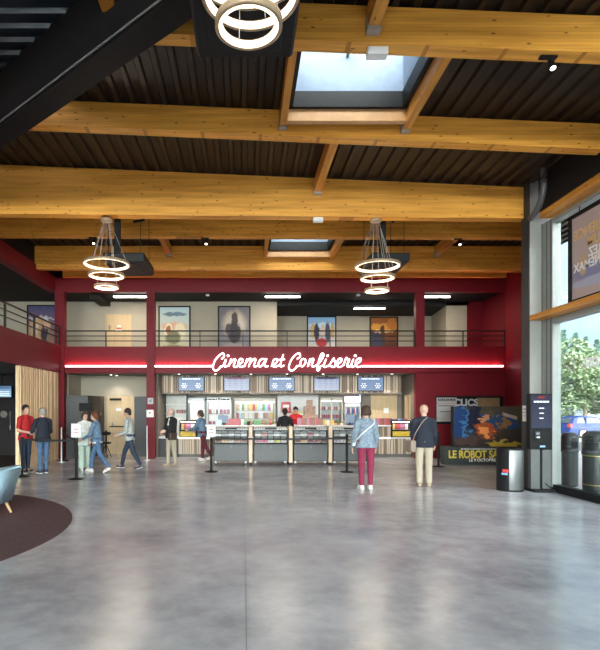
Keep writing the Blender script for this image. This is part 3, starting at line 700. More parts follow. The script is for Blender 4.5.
chandelier((PX(106.5, 10.72), 10.72, zc), ((.45, PZ(265, 10.72) - zc, 0), (.345, PZ(276.5, 10.72) - zc, -.0), (.225, PZ(288, 10.72) - zc, 0)), 'three ring lamp hanging on the left in front of the gallery')
chandelier((PX(376, 10.72), 10.72, zc), ((.44, PZ(267, 10.72) - zc, .03), (.33, PZ(279, 10.72) - zc, .03), (.225, PZ(291.5, 10.72) - zc, .02)), 'three ring lamp hanging right of centre in front of the gallery')
chandelier((.02, 3.9, 6.35), ((.45, 4.95 - 6.35, 0), (.345, 4.70 - 6.35, .03), (.225, 4.46 - 6.35, .015)), 'large ring lamp closest to the viewer, cut by the top edge', True)
for i, (x0, x1, y0, lab) in enumerate(((-.48, .50, 4.12, 'large square black ceiling unit above the nearest ring lamp'), (-2.98, -2.1, 10.95, 'square black ceiling unit hanging behind the left ring lamp'), (2.68, 3.5, 10.95, 'square black ceiling unit hanging behind the right ring lamp'))):
    zu = 4.7 if i else 5.18
    t = thing('ceiling_unit', ((x0 + x1) / 2, y0, zu), lab, 'ceiling unit', 'black suspended ceiling units')
    w = (x1 - x0) / 2
    MB().box(-w, w, 0, 1.2, .02, .2, .03).build('housing', M_blackm, t)
    mb = MB(); mb.box(-w + .03, w - .03, .03, 1.17, 0, .02).box(-w + .14, w - .14, .14, 1.06, -.015, 0, .006); mb.build('grille', M_black, t)
    for (x, y) in ((-w + .1, .1), (w - .1, .1), (-w + .1, 1.1), (w - .1, 1.1)): MB().cyl((x, y, .2), (x, y, 6.3 - zu), .006, seg=6).build('rod', M_blackm, t)
    if i: MB().box(-w + .22, -w + .34, .1, .22, .2, 1.15, .01).build('supply_duct', M_black, t)
    if i: MB().tube([(w - .28, .3, .95), (w - .12, .6, 1.1)], .025, 8).build('bracket', M_black, t)
# spots, sensors, linear lamps
def spot(loc, label, aim=(0, -.05, -.12)):
    t = thing('spotlight', loc, label, 'spotlight')
    MB().box(-.10, .10, -.03, .03, -.025, 0).build('driver_box', M_black, t)
    a = Vector((.03, 0, -.05)); b = a + Vector(aim)
    MB().cyl(a, b, .035, seg=16).build('barrel', M_black, t); MB().cyl(b, b + Vector(aim) * .02, .03, seg=16).build('lens', M_spotlit, t)
    MB().cyl((.03, 0, -.02), a, .008, seg=8).build('stem', M_black, t)
spot((PX(548, 6.16), 6.16, 5.93 - s * 3.6), 'small black spotlight under the nearest beam at the upper right')
spot((PX(93, 13), 13.0, 5.89), 'small spotlight under the half hidden beam, left of the left ring lamp')
spot((PX(205, 13), 13.0, 5.88), 'small spotlight under the half hidden beam, left of centre')
spot((PX(458, 13), 13.0, 5.865), 'small spotlight under the half hidden beam, right of the right ring lamp')
def sensor(x, y, z, lab, w=.2):
    t = thing('smoke_detector', (x, y, z), lab, 'detector')
    MB().box(-w / 2, w / 2, -.06, .06, -.09, 0, .01).build('housing', M_paper, t)
sensor(PX(377, 6.16), 6.16, 5.93 - s * 1.6, 'white sensor box under the nearest beam beside the large skylight', .24)
sensor(PX(318, 10.7), 10.7, 5.54, 'small white sensor box under the deepest beam', .2)
t = thing('smoke_detector', (PX(207.5, 17.3), 17.3, 5.42), 'round white detector on the gallery ceiling between the left lamps', 'detector'); MB().lathe([(.05, 0), (.07, -.02), (.06, -.06), (.01, -.07)]).build('housing', M_paper, t, True)
t = thing('smoke_detector', (PX(358.5, 17.3), 17.3, 5.42), 'round white detector on the gallery ceiling above the fourth poster', 'detector'); MB().lathe([(.05, 0), (.07, -.02), (.06, -.06), (.01, -.07)]).build('housing', M_paper, t, True)
for (a, b, y, z, lab) in ((113.5, 148, 17.4, 5.42, 'linear lamp on the gallery ceiling above the upstairs door'), (265, 300, 17.4, 5.42, 'linear lamp on the gallery ceiling right of the second poster'),
                       (354, 385, 18.7, 5.28, 'shorter linear lamp on the lowered ceiling above the fourth poster'), (422, 450, 17.4, 5.42, 'linear lamp on the gallery ceiling at the right end')):
    x0, x1 = PX(a, y), PX(b, y); z = min(z, 5.42)
    t = thing('linear_lamp', ((x0 + x1) / 2, y, z), lab, 'lamp', 'linear gallery lamps'); w = (x1 - x0) / 2
    MB().box(-w, w, -.05, .05, -.05, 0).build('housing', M_black, t); MB().box(-w + .01, w - .01, -.04, .04, -.085, -.05).build('diffuser', M_led, t)
    l = bpy.data.lights.new('lamp_glow', 'AREA'); l.shape = 'RECTANGLE'; l.size = x1 - x0; l.size_y = .08; l.energy = 30; l.color = (1, .86, .68)
    q = bpy.data.objects.new('lamp_glow', l); C.objects.link(q); q.location = (0, 0, -.095); q.parent = t
# downlights in the soffit with their light
def downlight(x, y, lab, grp, power=16, z=2.77):
    t = thing('downlight', (x, y, z), lab, 'downlight', grp)
    MB().lathe([(.055, 0), (.06, -.006), (.045, -.012), (.001, -.012)]).build('trim_ring', M_paper, t, True)
    MB().cyl((0, 0, -.012), (0, 0, -.016), .04, seg=16).build('lens', M_spotlit, t)
    l = bpy.data.lights.new('downlight_beam', 'SPOT'); l.energy = power; l.spot_size = R(120); l.spot_blend = .6; l.color = (1, .90, .78); l.shadow_soft_size = .05
    o = bpy.data.objects.new('downlight_beam', l); C.objects.link(o); o.location = (0, 0, -.03); o.parent = t
for i, px in enumerate((179, 215.5, 251, 287, 323, 357.5, 392)):
    downlight(PX(px, 17.25), 17.25, 'round downlight in the soffit edge above the snack counter, number %s from the left end' % ('one two three four five six seven'.split()[i]), 'soffit downlights over the snack bar', 95)
downlight(PX(111, 17.7), 17.7, 'left of two downlights in the passage soffit', 'passage downlights', 30)
downlight(PX(116.5, 18.1), 18.1, 'rear right of two downlights in the passage soffit', 'passage downlights', 30)

# ================================================================== LETTERING ON THE FASCIA
S = thing('illuminated_lettering', (0, 16.72, 0), 'white lit script sign Cinema et Confiserie on the burgundy fascia', 'sign')
STROKES = {
 'letter_c': [[(221.7, 358.7), (223.7, 357), (224, 354.3), (222.3, 353.3), (219.3, 355.3), (215.3, 360), (213.2, 365.3), (213.3, 369), (215.7, 370.7), (218.7, 369), (220.9, 366)]],
 'letter_i': [[(221.8, 366.6), (224.2, 364), (226, 359.3), (224.2, 364.5), (225, 366.7), (228, 365.5)], [(228, 355.6), (228.1, 355.8)]],
 'letter_n': [[(231, 359.3), (228.7, 366)], [(229.5, 364), (233.5, 359.5), (235.4, 359.5), (235.2, 361), (233.6, 365.5), (235, 367), (237.8, 366)]],
 'letter_e': [[(238.2, 364.3), (242, 362.3), (242.7, 359.6), (240.7, 358.7), (238.6, 361.3), (238.5, 365), (240.7, 366.8), (244, 366)]],
 'letter_m': [[(247, 359.2), (244.6, 366.3)], [(245.5, 363), (249.2, 358.9), (251, 359.6), (248.8, 366.4)], [(249.8, 363.2), (254, 358.9), (255.6, 359.8), (254, 365), (255, 366.6), (257.7, 365.6)]],
 'letter_a': [[(266, 359.3), (263, 358.8), (260.5, 359.9), (258.4, 363.5), (259.4, 366.5), (262, 365.4), (264.7, 361.2)], [(266.5, 358.9), (264.6, 364.5), (265.8, 366.6), (267.8, 366)]],
 'letter_e ': [[(271.5, 366), (274.8, 364), (277.3, 361.4), (276.6, 358.9), (273.8, 360), (272.6, 363.6), (273.7, 366.6), (277, 366.2), (279.8, 364.6)]],
 'letter_t': [[(283.2, 354.8), (280.7, 363.6), (281, 366.5), (284, 365.5)], [(279.5, 359.6), (284.4, 359.2)]],
 'letter_c ': [[(297.5, 358.7), (300, 356.7), (300, 354), (298.3, 353.2), (295, 355.3), (291.3, 360), (289.2, 365.3), (289.3, 369), (291.7, 370.7), (294.7, 369), (297, 366)]],
 'letter_o': [[(297.2, 366.3), (300.2, 365), (300.9, 361), (303, 358.8), (305.6, 359.9), (305.3, 363.3), (302.7, 366.4), (300.6, 365.4)]],
 'letter_n ': [[(310.3, 359), (308, 366.2)], [(308.7, 363), (312.3, 358.8), (313.6, 359.7), (311.9, 365), (313.2, 366.7), (316, 365.5)]],
 'letter_f': [[(316, 365.5), (320, 362), (323.5, 356), (323.2, 353.5), (321.5, 354), (319.4, 359.5), (317.3, 368), (317.8, 370.5), (319.3, 369.5), (320.2, 366.5), (323, 365.5)]],
 'letter_i ': [[(326.1, 359.4), (323.8, 365.2), (324.8, 367), (328.4, 365.6)], [(327.7, 355.5), (327.8, 355.7)]],
 'letter_s': [[(328.6, 366.2), (331.5, 362), (333.6, 358.4), (334.3, 359.8), (335.6, 364.2), (334.2, 366.7), (331, 366.2)], [(334.4, 366.6), (337.3, 364.8)]],
 'letter_e  ': [[(337.6, 364.3), (341, 361.7), (341.5, 358.7), (339.2, 358.7), (337.3, 362), (337.6, 366), (340.3, 366.9), (343.8, 364.8)]],
 'letter_r': [[(343.6, 365), (346.4, 357.8), (347.2, 359.2), (349.5, 359.4), (347.4, 364.8), (348.3, 366.9), (351.2, 365.2)]],
 'letter_i  ': [[(353.4, 359.4), (351.4, 365.2), (352.4, 367), (355.5, 365.5)], [(355.3, 355.5), (355.4, 355.7)]],
 'letter_e   ': [[(356.6, 364), (359.9, 361.7), (361, 358.7), (358.6, 358.4), (356, 361.7), (356.4, 365.6), (358.3, 366.9), (361.2, 366.3)]]}
for nm, strokes in STROKES.items():
    mb = MB()
    for st in strokes:
        pts = [(PX(x, 16.72), PZ(y, 16.72)) for x, y in st]
        if len(pts) > 2: pts = smooth_pts(pts, 5)
        mb.ribbon(pts, .043 if len(st) > 2 or abs(st[0][0] - st[1][0]) > .5 else .065, 0, .05)
    mb.build(nm.strip(), M_letter, S)
for a, b, lab in ((65.5, 213, 'left pinkish light bar leading to the lit script sign'), (361.5, 503, 'right pinkish light bar running on from the lit script sign')):
    t = thing('light_bar', (0, 16.74, PZ(366.2, 16.74)), lab, 'light bar', 'fascia light bars')
    MB().box(PX(a, 16.74), PX(b, 16.74), -.02, 0, -.04, .055).box(PX(a, 16.74), PX(b, 16.74), 0, .06, -.04, -.03).build('rail', M_red, t)
    MB().box(PX(a, 16.74), PX(b, 16.74), -.028, -.02, -.026, .026).build('led_strip', M_ledpink, t)
    MB().box(PX(a, 16.74) + .05, PX(b, 16.74) - .05, .006, .05, .0, .012).build('uplight_strip', mat('red_glow_led', (.8, .2, .2), .4, emit=(1, .25, .28), estr=60), t)

# ================================================================== RAILINGS AND GALLERY POSTERS
M_rail = mat('dark_bronze_rail', (.03, .027, .025), .4, .4)
t = thing('gallery_railing', (0, 16.85, 3.62), 'thin dark railing along the front edge of the upper gallery', 'railing')
zz = [PZ(y, 16.85) - 3.62 for y in (331, 336, 341)]
for k, z in enumerate(zz): MB().tube([(-5.8, 0, z), (PX(505, 16.85), 0, z)], .016 if k else .024, 6).build('rail', M_rail, t)
for px in (62, 106, 154, 200, 243, 287, 330, 372, 414, 463, 504): MB().box(PX(px, 16.85) - .012, PX(px, 16.85) + .012, -.03, .03, 0, zz[0]).build('post', M_rail, t)
t = thing('gallery_railing', (-5.93, 0, 3.62), 'thin dark railing on the left gallery running towards the viewer', 'railing')
for k, z in enumerate((.62, .44, .27)): MB().tube([(0, 8, z), (0, 16.8, z)], .016 if k else .024, 6).build('rail', M_rail, t)
for y in (8.2, 9.7, 11.2, 12.9, 14.7, 16.6): MB().box(-.03, .03, y - .015, y + .015, 0, .62).build('post', M_rail, t)
def poster(x0, x1, z0, z1, y, pm, label, extra=None, rz=0):
    t = thing('framed_poster', ((x0 + x1) / 2, y, (z0 + z1) / 2), label, 'poster', rz=rz); w = (x1 - x0) / 2; h = (z1 - z0) / 2; f = .045
    MB().box(-w, w, -.05, 0, h - f, h).box(-w, w, -.05, 0, -h, -h + f).box(-w, -w + f, -.05, 0, -h, h).box(w - f, w, -.05, 0, -h, h).build('frame', M_black, t)
    MB().grid_uv(-w + f, w - f, -h + f, h - f, -.03).build('print', pm, t)
    return t
y = 18.48
def G(a, b, d, top, bot=352): return (PX(a, d), PX(b, d), PZ(bot, d), PZ(top, d))
skin = (.62, .38, .25)
poster(*G(158.5, 190.5, 18.45, 306), y, picture('print_group', (.45, .58, .60), (.55, .48, .30), [(.5, .84, .42, .05, (.15, .22, .28)), (.5, .56, .46, .10, skin), (.3, .45, .14, .2, (.75, .68, .5)), (.68, .45, .2, .2, (.7, .62, .42)), (.45, .30, .27, .16, (.20, .20, .12)), (.3, .48, .1, .1, (.35, .16, .08)), (.5, .06, .5, .08, (.25, .2, .13))], emit=.12, noise=.1, nscale=9), 'first poster above the counter, cream and teal with a group around a bowl')
poster(*G(218, 250.5, 18.45, 306), y, picture('print_warrior', (.18, .17, .19), (.22, .20, .22), [(.5, .62, .42, .33, (.42, .34, .26)), (.5, .62, .30, .24, (.5, .45, .38)), (.52, .72, .12, .18, (.10, .07, .06)), (.5, .42, .24, .26, (.06, .05, .06)), (.3, .5, .1, .14, (.10, .08, .08)), (.5, .1, .4, .08, (.32, .25, .25))], emit=.08, noise=.12, nscale=9), 'second gallery poster, grey brown with a standing dark figure and halo')
poster(*G(307, 336.5, 20.5, 316), 20.58, picture('print_street', (.22, .40, .62), (.60, .52, .42), [(.5, .75, .5, .1, (.5, .62, .7)), (.18, .6, .1, .24, (.55, .35, .15)), (.32, .55, .10, .3, (.05, .05, .08)), (.55, .6, .1, .2, (.6, .45, .35)), (.72, .55, .1, .32, (.07, .08, .12)), (.5, .25, .22, .14, (.4, .05, .05)), (.9, .6, .08, .25, (.5, .3, .1))], emit=.15, noise=.1, nscale=10), 'third gallery poster, blue sky with several figures in a street')
poster(*G(370, 398.5, 20.5, 316.5), 20.58, picture('print_sunset', (.30, .10, .03), (.04, .025, .02), [(.5, .72, .55, .12, (.62, .27, .05)), (.5, .60, .5, .05, (.8, .55, .25)), (.25, .35, .3, .25, (.05, .05, .08)), (.45, .55, .1, .25, (.08, .04, .03)), (.8, .8, .2, .2, (.45, .16, .04))], emit=.12, noise=.18), 'fourth gallery poster, orange sunset over a dark foreground')
poster(*G(27, 56, 18.45, 305), y, picture('print_adventure', (.06, .06, .14), (.30, .17, .10), [(.5, .72, .5, .04, (.45, .45, .5)), (.4, .45, .4, .3, (.42, .26, .14)), (.6, .4, .15, .2, (.05, .04, .05)), (.3, .5, .12, .12, (.55, .4, .3)), (.7, .6, .12, .1, (.5, .3, .2))], emit=.12, noise=.3, nscale=9), 'dark crowded adventure poster behind the left gallery railing')
# ================================================================== SNACK BAR
# header with vertical slats and five menu screens
t = thing('slatted_header', (0, 17.9, 2.16), 'light and brown slatted header band above the snack bar', 'header panel')
hz = 2.76 - 2.16
MB().box(PX(160, 17.9), PX(402, 17.9), .05, .12, 0, hz).build('backing', mat('header_backing', (.10, .075, .055), .7), t)
def slats(x0, x1, z0, z1, y, parent, seed=1):
    rnd = random.Random(seed); a = MB(); b = MB(); x = x0
    while x < x1 - .03:
        w = min(rnd.choice((.04, .05, .07)), x1 - x); (a if rnd.random() < .62 else b).box(x, x + w, y, y + .04 + rnd.random() * .02, z0, z1); x += w + rnd.choice((.012, .025, .03))
    a.build('light_slats', M_slat1, parent); b.build('brown_slats', M_slat2, parent)
slats(PX(160, 17.9), PX(402, 17.9), 0, hz, 0, t, 3)
MB().box(PX(160, 17.9), PX(402, 17.9), -.01, .13, -.05, 0).build('bottom_rail', M_taupe, t)
blu = (.30, .42, .62)
for i, px in enumerate((178.5, 224, 269, 314, 358)):
    menu = i in (1, 3)
    t = thing('menu_screen', (PX(px + 12.7, 17.78), 17.78, PZ(384, 17.78)), ['first menu screen over the bar, blue with pictograms, at the left end', 'second menu screen over the bar showing a pale film schedule', 'middle menu screen over the bar, blue with pictograms',
        'fourth menu screen over the bar showing a pale schedule with dark header', 'fifth menu screen over the bar, blue with pictograms, at the right end'][i], 'screen', 'menu screens over the snack bar')
    w = .445; h = .245
    MB().box(-w, w, 0, .08, -h, h, .01).build('housing', M_black, t)
    if menu: pm = picture('schedule_screen', (.42, .48, .70), (.66, .72, .86), [(.5, .93, .5, .09, (.30, .12, .2) if i == 1 else (.08, .08, .16))], emit=.62, noise=.02)
    else: pm = picture('pictogram_screen_%d' % i, (.22, .34, .56), (.30, .40, .58), [], emit=.75, noise=.1)
    MB().grid_uv(-w + .02, w - .02, -h + .02, h - .02, -.004).build('display', pm, t)
    ww = mat('screen_white', (.8, .8, .85), .4, emit=(.85, .9, 1), estr=.55); bb = mat('screen_grey_line', (.3, .34, .45), .4, emit=(.35, .40, .55), estr=.6)
    if menu:
        mb = MB()
        for r in range(5):
            mb.box(-w + .05, w - .05, -.007, -.005, h - .12 - r * .075, h - .114 - r * .075)
            for c_ in range(4): mb.box(-w + .06 + c_ * .2, -w + .06 + c_ * .2 + .1, -.007, -.005, h - .10 - r * .075, h - .088 - r * .075)
        mb.build('table_lines', bb, t)
    else:
        dashes('heading', 0, -.005, h - .07, .62, .04, ww, t, i)
        for sx in (-.24, .24):
            mb = MB()
            for k in range(6):
                a = k * 1.047; mb.box(sx + math.cos(a) * .075 - .022, sx + math.cos(a) * .075 + .022, -.007, -.005, -.06 + math.sin(a) * .075 - .016, -.06 + math.sin(a) * .075 + .016)
            mb.box(sx - .02, sx + .02, -.007, -.005, -.09, -.04); mb.build('pictogram', ww, t)

# things along the back wall
def lit_case(x0, x1, y, z0, z1, label, cat, name, shelves=4, doors=1, frame=M_white, back=None, head=None, depth=.55, estr=1.4):
    t = thing(name, ((x0 + x1) / 2, y, z0), label, cat); w = (x1 - x0) / 2; h = z1 - z0; f = .05
    MB().box(-w, -w + f, 0, depth, 0, h).box(w - f, w, 0, depth, 0, h).box(-w + f, w - f, 0, depth, h - f * 2.4, h).box(-w + f, w - f, 0, depth, 0, .1).build('cabinet', frame, t)
    bk = mat('lit_case_back', (.85, .85, .86), .5, emit=(1, .97, .93), estr=.25)
    MB().box(-w + f, w - f, depth - .04, depth, .1, h - f * 2.4).build('back_panel', back or bk, t)
    MB().box(-w + f, w - f, .06, .09, h - f * 2.9, h - f * 2.4).build('light_tube', mat('case_tube_%s' % estr, (.9, .9, .9), .4, emit=(1, .95, .88), estr=estr * 2), t)
    if doors:
        for k in range(doors):
            a = -w + k * 2 * w / doors; b = a + 2 * w / doors
            d = MB().box(a, a + .03, -.03, 0, .1, h - .02).box(b - .03, b, -.03, 0, .1, h - .02).box(a, b, -.03, 0, .1, .14).box(a, b, -.03, 0, h - .1, h - .02).build('door', frame, t)
            MB().box(b - .06, b - .04, -.06, -.03, .7, 1.1).build('handle', M_steel, d)
    zs = [.1 + (h - .25) * k / shelves for k in range(shelves)]
    for z in zs[1:]: MB().box(-w + f, w - f, .03, depth - .05, z - .012, z).build('shelf', M_steel, t)
    return t, [z0 + z for z in zs]
GOODS = {}
def good_mesh(kind, col):
    k = (kind, col)
    if k not in GOODS:
        mb = MB()
        if kind == 'bottle': mb.lathe([(.030, 0), (.034, .01), (.034, .13), (.014, .19), (.013, .215), (.001, .215)], seg=10); nm = 'drink_bottle'
        elif kind == 'can': mb.lathe([(.03, 0), (.033, .006), (.033, .11), (.028, .12), (.001, .12)], seg=10); nm = 'drink_can'
        elif kind == 'bag': mb.hexa([(-.05, -.02, 0), (.05, -.02, 0), (.05, .02, 0), (-.05, .02, 0), (-.045, -.003, .19), (.045, -.003, .19), (.045, .003, .19), (-.045, .003, .19)]); mb.box(-.05, .05, -.028, .028, .03, .12, .02); nm = 'candy_bag'
        elif kind == 'box': mb.box(-.05, .05, -.03, .03, 0, .17, .004); nm = 'candy_box'
        elif kind == 'low': mb.box(-.055, .055, -.05, .05, 0, .07, .006); nm = 'snack_packet'
        bmesh.ops.recalc_face_normals(mb.bm, faces=mb.bm.faces[:]); me = bpy.data.meshes.new(nm); mb.bm.to_mesh(me); mb.bm.free()
        me.materials.append(mat('goods_%s' % '_'.join('%02d' % int(c * 99) for c in col), col, .4)); GOODS[k] = (nm, me)
    return GOODS[k]
def good(kind, col, x, y, z, label, cat, grp, sc=1):
    nm, me = good_mesh(kind, col); o = link(nm, me, None, (x, y, z)); tag(o, label, cat, grp)
    if sc != 1: o.scale = (sc, sc, sc)
    return o
CN = {(.42, .06, .07): 'red', (.60, .45, .12): 'yellow', (.05, .16, .55): 'blue', (.12, .28, .12): 'green', (.75, .72, .68): 'white', (.52, .27, .10): 'orange', (.22, .09, .05): 'brown', (.40, .15, .24): 'pink', (.06, .05, .05): 'black', (.35, .55, .75): 'light blue', (.45, .36, .26): 'tan', (.62, .57, .47): 'cream'}
COLS = list(CN)
red, yel, bl, grn, wht, orn, brn, pnk, blk, lbl, tn, crm = COLS
rnd = random.Random(11)
NTH = 'first second third fourth fifth sixth seventh eighth ninth tenth eleventh twelfth thirteenth fourteenth fifteenth'.split()
def row(kind, cols, x0, x1, n, y, z, where, noun, cat, sc=1):
    for i in range(n):
        c = cols[i % len(cols)] if len(cols) < 4 else rnd.choice(cols)
        good(kind, c, x0 + (x1 - x0) * (i + .5) / n, y + rnd.uniform(-.02, .02), z, '%s %s, %s from left %s' % (CN[c], noun, NTH[i], where), cat, '%s %s' % (noun + 's', where), sc)
ORD = ('bottom', 'second', 'third', 'top', 'uppermost')
YB = 18.75
# popcorn warmer
x0, x1 = PX(187, YB), PX(205.5, YB)
t, zs = lit_case(x0, x1, YB, .9, PZ(398, YB), 'bright glass popcorn warmer on the back wall left of the fridges', 'popcorn warmer', 'popcorn_warmer', 1, 1, M_steel, estr=3)
o = MB().box(x0 - .0, x1 + .0, YB - .02, YB + .6, 0, .88).build('base_cabinet', M_dgrey); tag(o, 'dark base cabinet below the popcorn warmer', 'cabinet')
mb = MB()
for k in range(260): mb.box(0, .03, 0, .03, 0, .03); vv = mb.bm.verts[:][-8:]; q = Vector((rnd.uniform(-.28, .24), rnd.uniform(.1, .45), .1 + rnd.uniform(0, .2))); [setattr(v, 'co', v.co + q) for v in vv]
o = mb.build('popcorn', mat('popcorn_pale', (.85, .78, .55), .7)); o.location = ((x0 + x1) / 2, YB, .9); tag(o, 'heap of pale popcorn inside the warmer', 'popcorn', kind='stuff')
# two door lit fridge with black lettering panels
t, zs = lit_case(PX(206.5, YB), PX(231.5, YB), YB, 0, PZ(397.5, YB), 'white two door ice cream cabinet with bright panels left of the candy wall', 'cabinet', 'freezer_cabinet', 4, 2, M_white, estr=2)
for k, sx in enumerate((-.23, .23)): dashes('header_print', sx, -.031, PZ(397.5, YB) - .07, .32, .06, M_ink, t, k)
for k in (1, 2, 3): row('box', [brn, wht, blk, red, pnk], PX(208, YB), PX(230, YB), 6, YB + .28, zs[k], 'on the %s shelf of the white cabinet' % ORD[k], 'ice cream carton', 'carton')
# candy wall
xa, xb = PX(234.5, YB), PX(275.5, YB)
t, zs = lit_case(xa, xb, YB, 0, PZ(398.5, YB), 'wide brightly lit candy shelf wall with a cream frame behind the counter', 'shelf unit', 'candy_shelf', 6, 0, mat('cream_frame', (.72, .66, .55), .5), estr=3)
for k in range(2, 6): row('bag' if k % 2 else 'box', [red, yel, grn, orn, brn, wht, crm, tn, crm, tn, wht, pnk, lbl], xa + .08, xb - .08, 14, YB + .28, zs[k], 'on the %s shelf of the lit candy wall' % ('bottom', 'lowest', 'second', 'third', 'fourth', 'top')[k], 'candy packet', 'candy', 1.25)
# white panel with a red logo disc behind the staff
o = box('white_wall_panel', mat('white_panel', (.75, .74, .72), .6), PX(277.5, 18.9), PX(318.5, 18.9), 18.9, 18.96, 0, PZ(394, 18.9)); tag(o, 'plain white wall panel behind the staff member in red', 'wall panel')
t = thing('logo_sign', (PX(286, 18.85), 18.85, PZ(407.5, 18.85)), 'red and white rounded logo sign on the white panel', 'sign')
MB().box(-.17, .17, 0, .04, -.2, .2, .04).build('plate', mat('logo_red', (.65, .05, .06), .4), t); MB().box(-.11, .11, -.008, 0, .0, .1, .01).box(-.08, .08, -.008, 0, -.09, -.04, .01).build('emblem', M_paper, t)
t = thing('promo_display', (PX(310, 18.6), 18.6, .95), 'tiered cardboard promo display with pink and brown boxes beside the staff', 'display stand')
MB().box(-.27, .27, .0, .2, 0, .45).box(-.2, .2, .02, .2, .45, .75).box(-.1, .1, .05, .18, .75, .98).build('tiers', mat('promo_card', (.45, .28, .20), .6, noise=.3, nscale=14), t)
MB().box(-.12, .12, -.01, 0, .12, .26).build('white_badge', M_paper, t)
o = box('display_cabinet', M_dgrey, PX(300, 18.5), PX(320, 18.5), 18.45, 18.88, 0, .95); tag(o, 'dark low cabinet under the promo display', 'cabinet')
row('low', [yel], PX(292, 18.6), PX(302, 18.6), 3, 18.66, 1.42, 'on the little shelf above the staff', 'square packet', 'packet', 1.2)
o = box('wall_shelf', M_white, PX(290, 18.8), PX(303, 18.8), 18.55, 18.88, 1.39, 1.42); tag(o, 'small white wall shelf carrying yellow packets', 'shelf')
# double drinks fridge and blue bottle fridge
xa, xb = PX(320, YB), PX(343, YB)
t, zs = lit_case(xa, xb, YB, 0, PZ(397.5, YB), 'cream framed two door drinks fridge beside the blue bottle fridge', 'fridge', 'drinks_fridge', 6, 2, mat('cream_frame', (.72, .66, .55), .5), mat('fridge_grey_back', (.35, .37, .36), .5, emit=(.8, .85, .8), estr=.12), estr=1.6)
ORD6 = ('bottom', 'second', 'third', 'fourth', 'fifth', 'top')
for k in (2, 3, 4, 5): row('can' if k > 3 else 'bottle', [[yel, orn], [red, grn, yel], [pnk, red], [pnk, brn, wht]][k - 2], xa + .08, xb - .08, 9, YB + .2, zs[k], 'on the %s shelf of the cream drinks fridge' % ORD6[k], 'drink', 'drink')
xa, xb = PX(344.5, YB), PX(361, YB)
t, zs = lit_case(xa, xb, YB, 0, PZ(398, YB) - .14, 'white fridge full of blue bottles with a pinkish lit top panel', 'fridge', 'bottle_fridge', 6, 1, M_white, mat('fridge_grey_back', (.35, .37, .36), .5), estr=1.6)
MB().box(-.29, .29, -.02, .1, PZ(398, YB) - .14, PZ(398, YB) + .06).build('lit_header', mat('pinkish_header', (.8, .7, .8), .4, emit=(.95, .75, .95), estr=.9), t)
for k in (2, 3, 4, 5): row('bottle', [bl, lbl] if k != 5 else [wht, bl, red], xa + .07, xb - .07, 8, YB + .2, zs[k], 'on the %s shelf of the blue bottle fridge' % ORD6[k], 'bottle', 'bottle')
# left end: white shelf niche behind a glass door
t = thing('wall_shelf_unit', (PX(176, 18.6), 18.6, 0), 'tall pale shelf niche with a dark frame at the left end of the bar', 'shelf unit')
w = PX(187, 18.6) - PX(165.5, 18.6)
MB().box(-w / 2, w / 2, .1, .15, 0, 2.1).build('back_panel', mat('pale_niche', (.60, .60, .56), .6), t)
MB().box(-w / 2 - .03, -w / 2 + .02, 0, .15, 0, 2.12).box(w / 2 - .02, w / 2 + .03, 0, .15, 0, 2.12).build('frame', M_dgrey, t)
for z in (1.05, 1.42, 1.75): MB().box(-w / 2, w / 2, -.0, .12, z, z + .02).build('shelf', M_white, t)
row('box', [brn, red, blk], PX(176, 18.6), PX(186, 18.6), 4, 18.65, 1.44, 'on the middle shelf of the pale niche', 'small carton', 'carton', .8)

# service counter
t = thing('snack_counter', (0, 17.3, 0), 'long slatted snack counter with white worktop behind the candy kiosks', 'counter')
xl, xr = PX(179, 17.4), 5.57
xm = PX(362, 17.4)
MB().box(xl, xr, .06, .7, .1, .62).box(xm, xr - .66, .06, .7, .62, 1.02).box(xl + .62, xm, .06, .6, .62, 1.0).build('body', M_taupe, t)
MB().box(xl, xr, .08, .7, 0, .1).build('plinth', M_soffit, t)
slats(xl, xr, .1, .60, 0, t, 8); slats(xm, xr - .70, .68, 1.0, 0, t, 9)
MB().box(xl, xr - .7, -.03, .06, .61, .66).build('light_ledge', mat('lit_ledge', (.85, .83, .8), .4, emit=(1, .95, .88), estr=.9), t)
MB().box(xl + .62, xr - .68, -.03, .7, 1.02, 1.06).build('worktop', M_white, t)
MB().box(xr - .68, xr, -.03, .4, .61, .65).build('lower_worktop', M_white, t)
t = thing('side_counter', (0, 17.3, 0), 'low dark side counter with white top left of the snack counter', 'counter')
MB().box(-2.84, PX(179.5, 17.3), .05, .6, 0, .62).build('body', M_dgrey, t); MB().box(-2.84, PX(180, 17.3), .0, .62, .62, .68).build('top', M_white, t)
def candy_case(x0, x1, label):
    t = thing('candy_case', ((x0 + x1) / 2, 17.28, .66), label, 'display case'); w = (x1 - x0) / 2
    MB().box(-w, w, .36, .4, 0, .56).box(-w, -w + .03, 0, .4, 0, .56).box(w - .03, w, 0, .4, 0, .56).box(-w, w, 0, .4, 0, .03).box(-w, w, .05, .4, .53, .56).build('housing', M_black, t)
    MB().box(-w + .03, w - .03, .02, .38, .24, .255).build('shelf', M_steel, t)
    MB().box(-w + .03, w - .03, -.01, .0, .03, .2).build('yellow_front', mat('yellow_tray', (.72, .50, .04), .5, noise=.3, nscale=18), t)
    MB().box(-w + .05, w - .05, .04, .06, .5, .52).build('light_tube', M_led, t)
    return t
ca = (xl + .03, xl + .60); cb = (xr - .66, xr - .02)
candy_case(*ca, 'left candy display case with yellow front on the snack counter'); candy_case(*cb, 'right candy display case with yellow front at the counter end')
for (q, lab) in ((ca, 'in the left display case'), (cb, 'in the right display case')):
    row('bag', [orn, yel, wht, red, pnk], q[0] + .05, q[1] - .05, 6, 17.45, .66 + .256, lab + ' on the shelf', 'candy bag', 'candy', 1)
    row('low', [yel, orn, brn], q[0] + .06, q[1] - .06, 4, 17.50, .66 + .035, lab + ' at the bottom', 'snack packet', 'packet', 1.1)
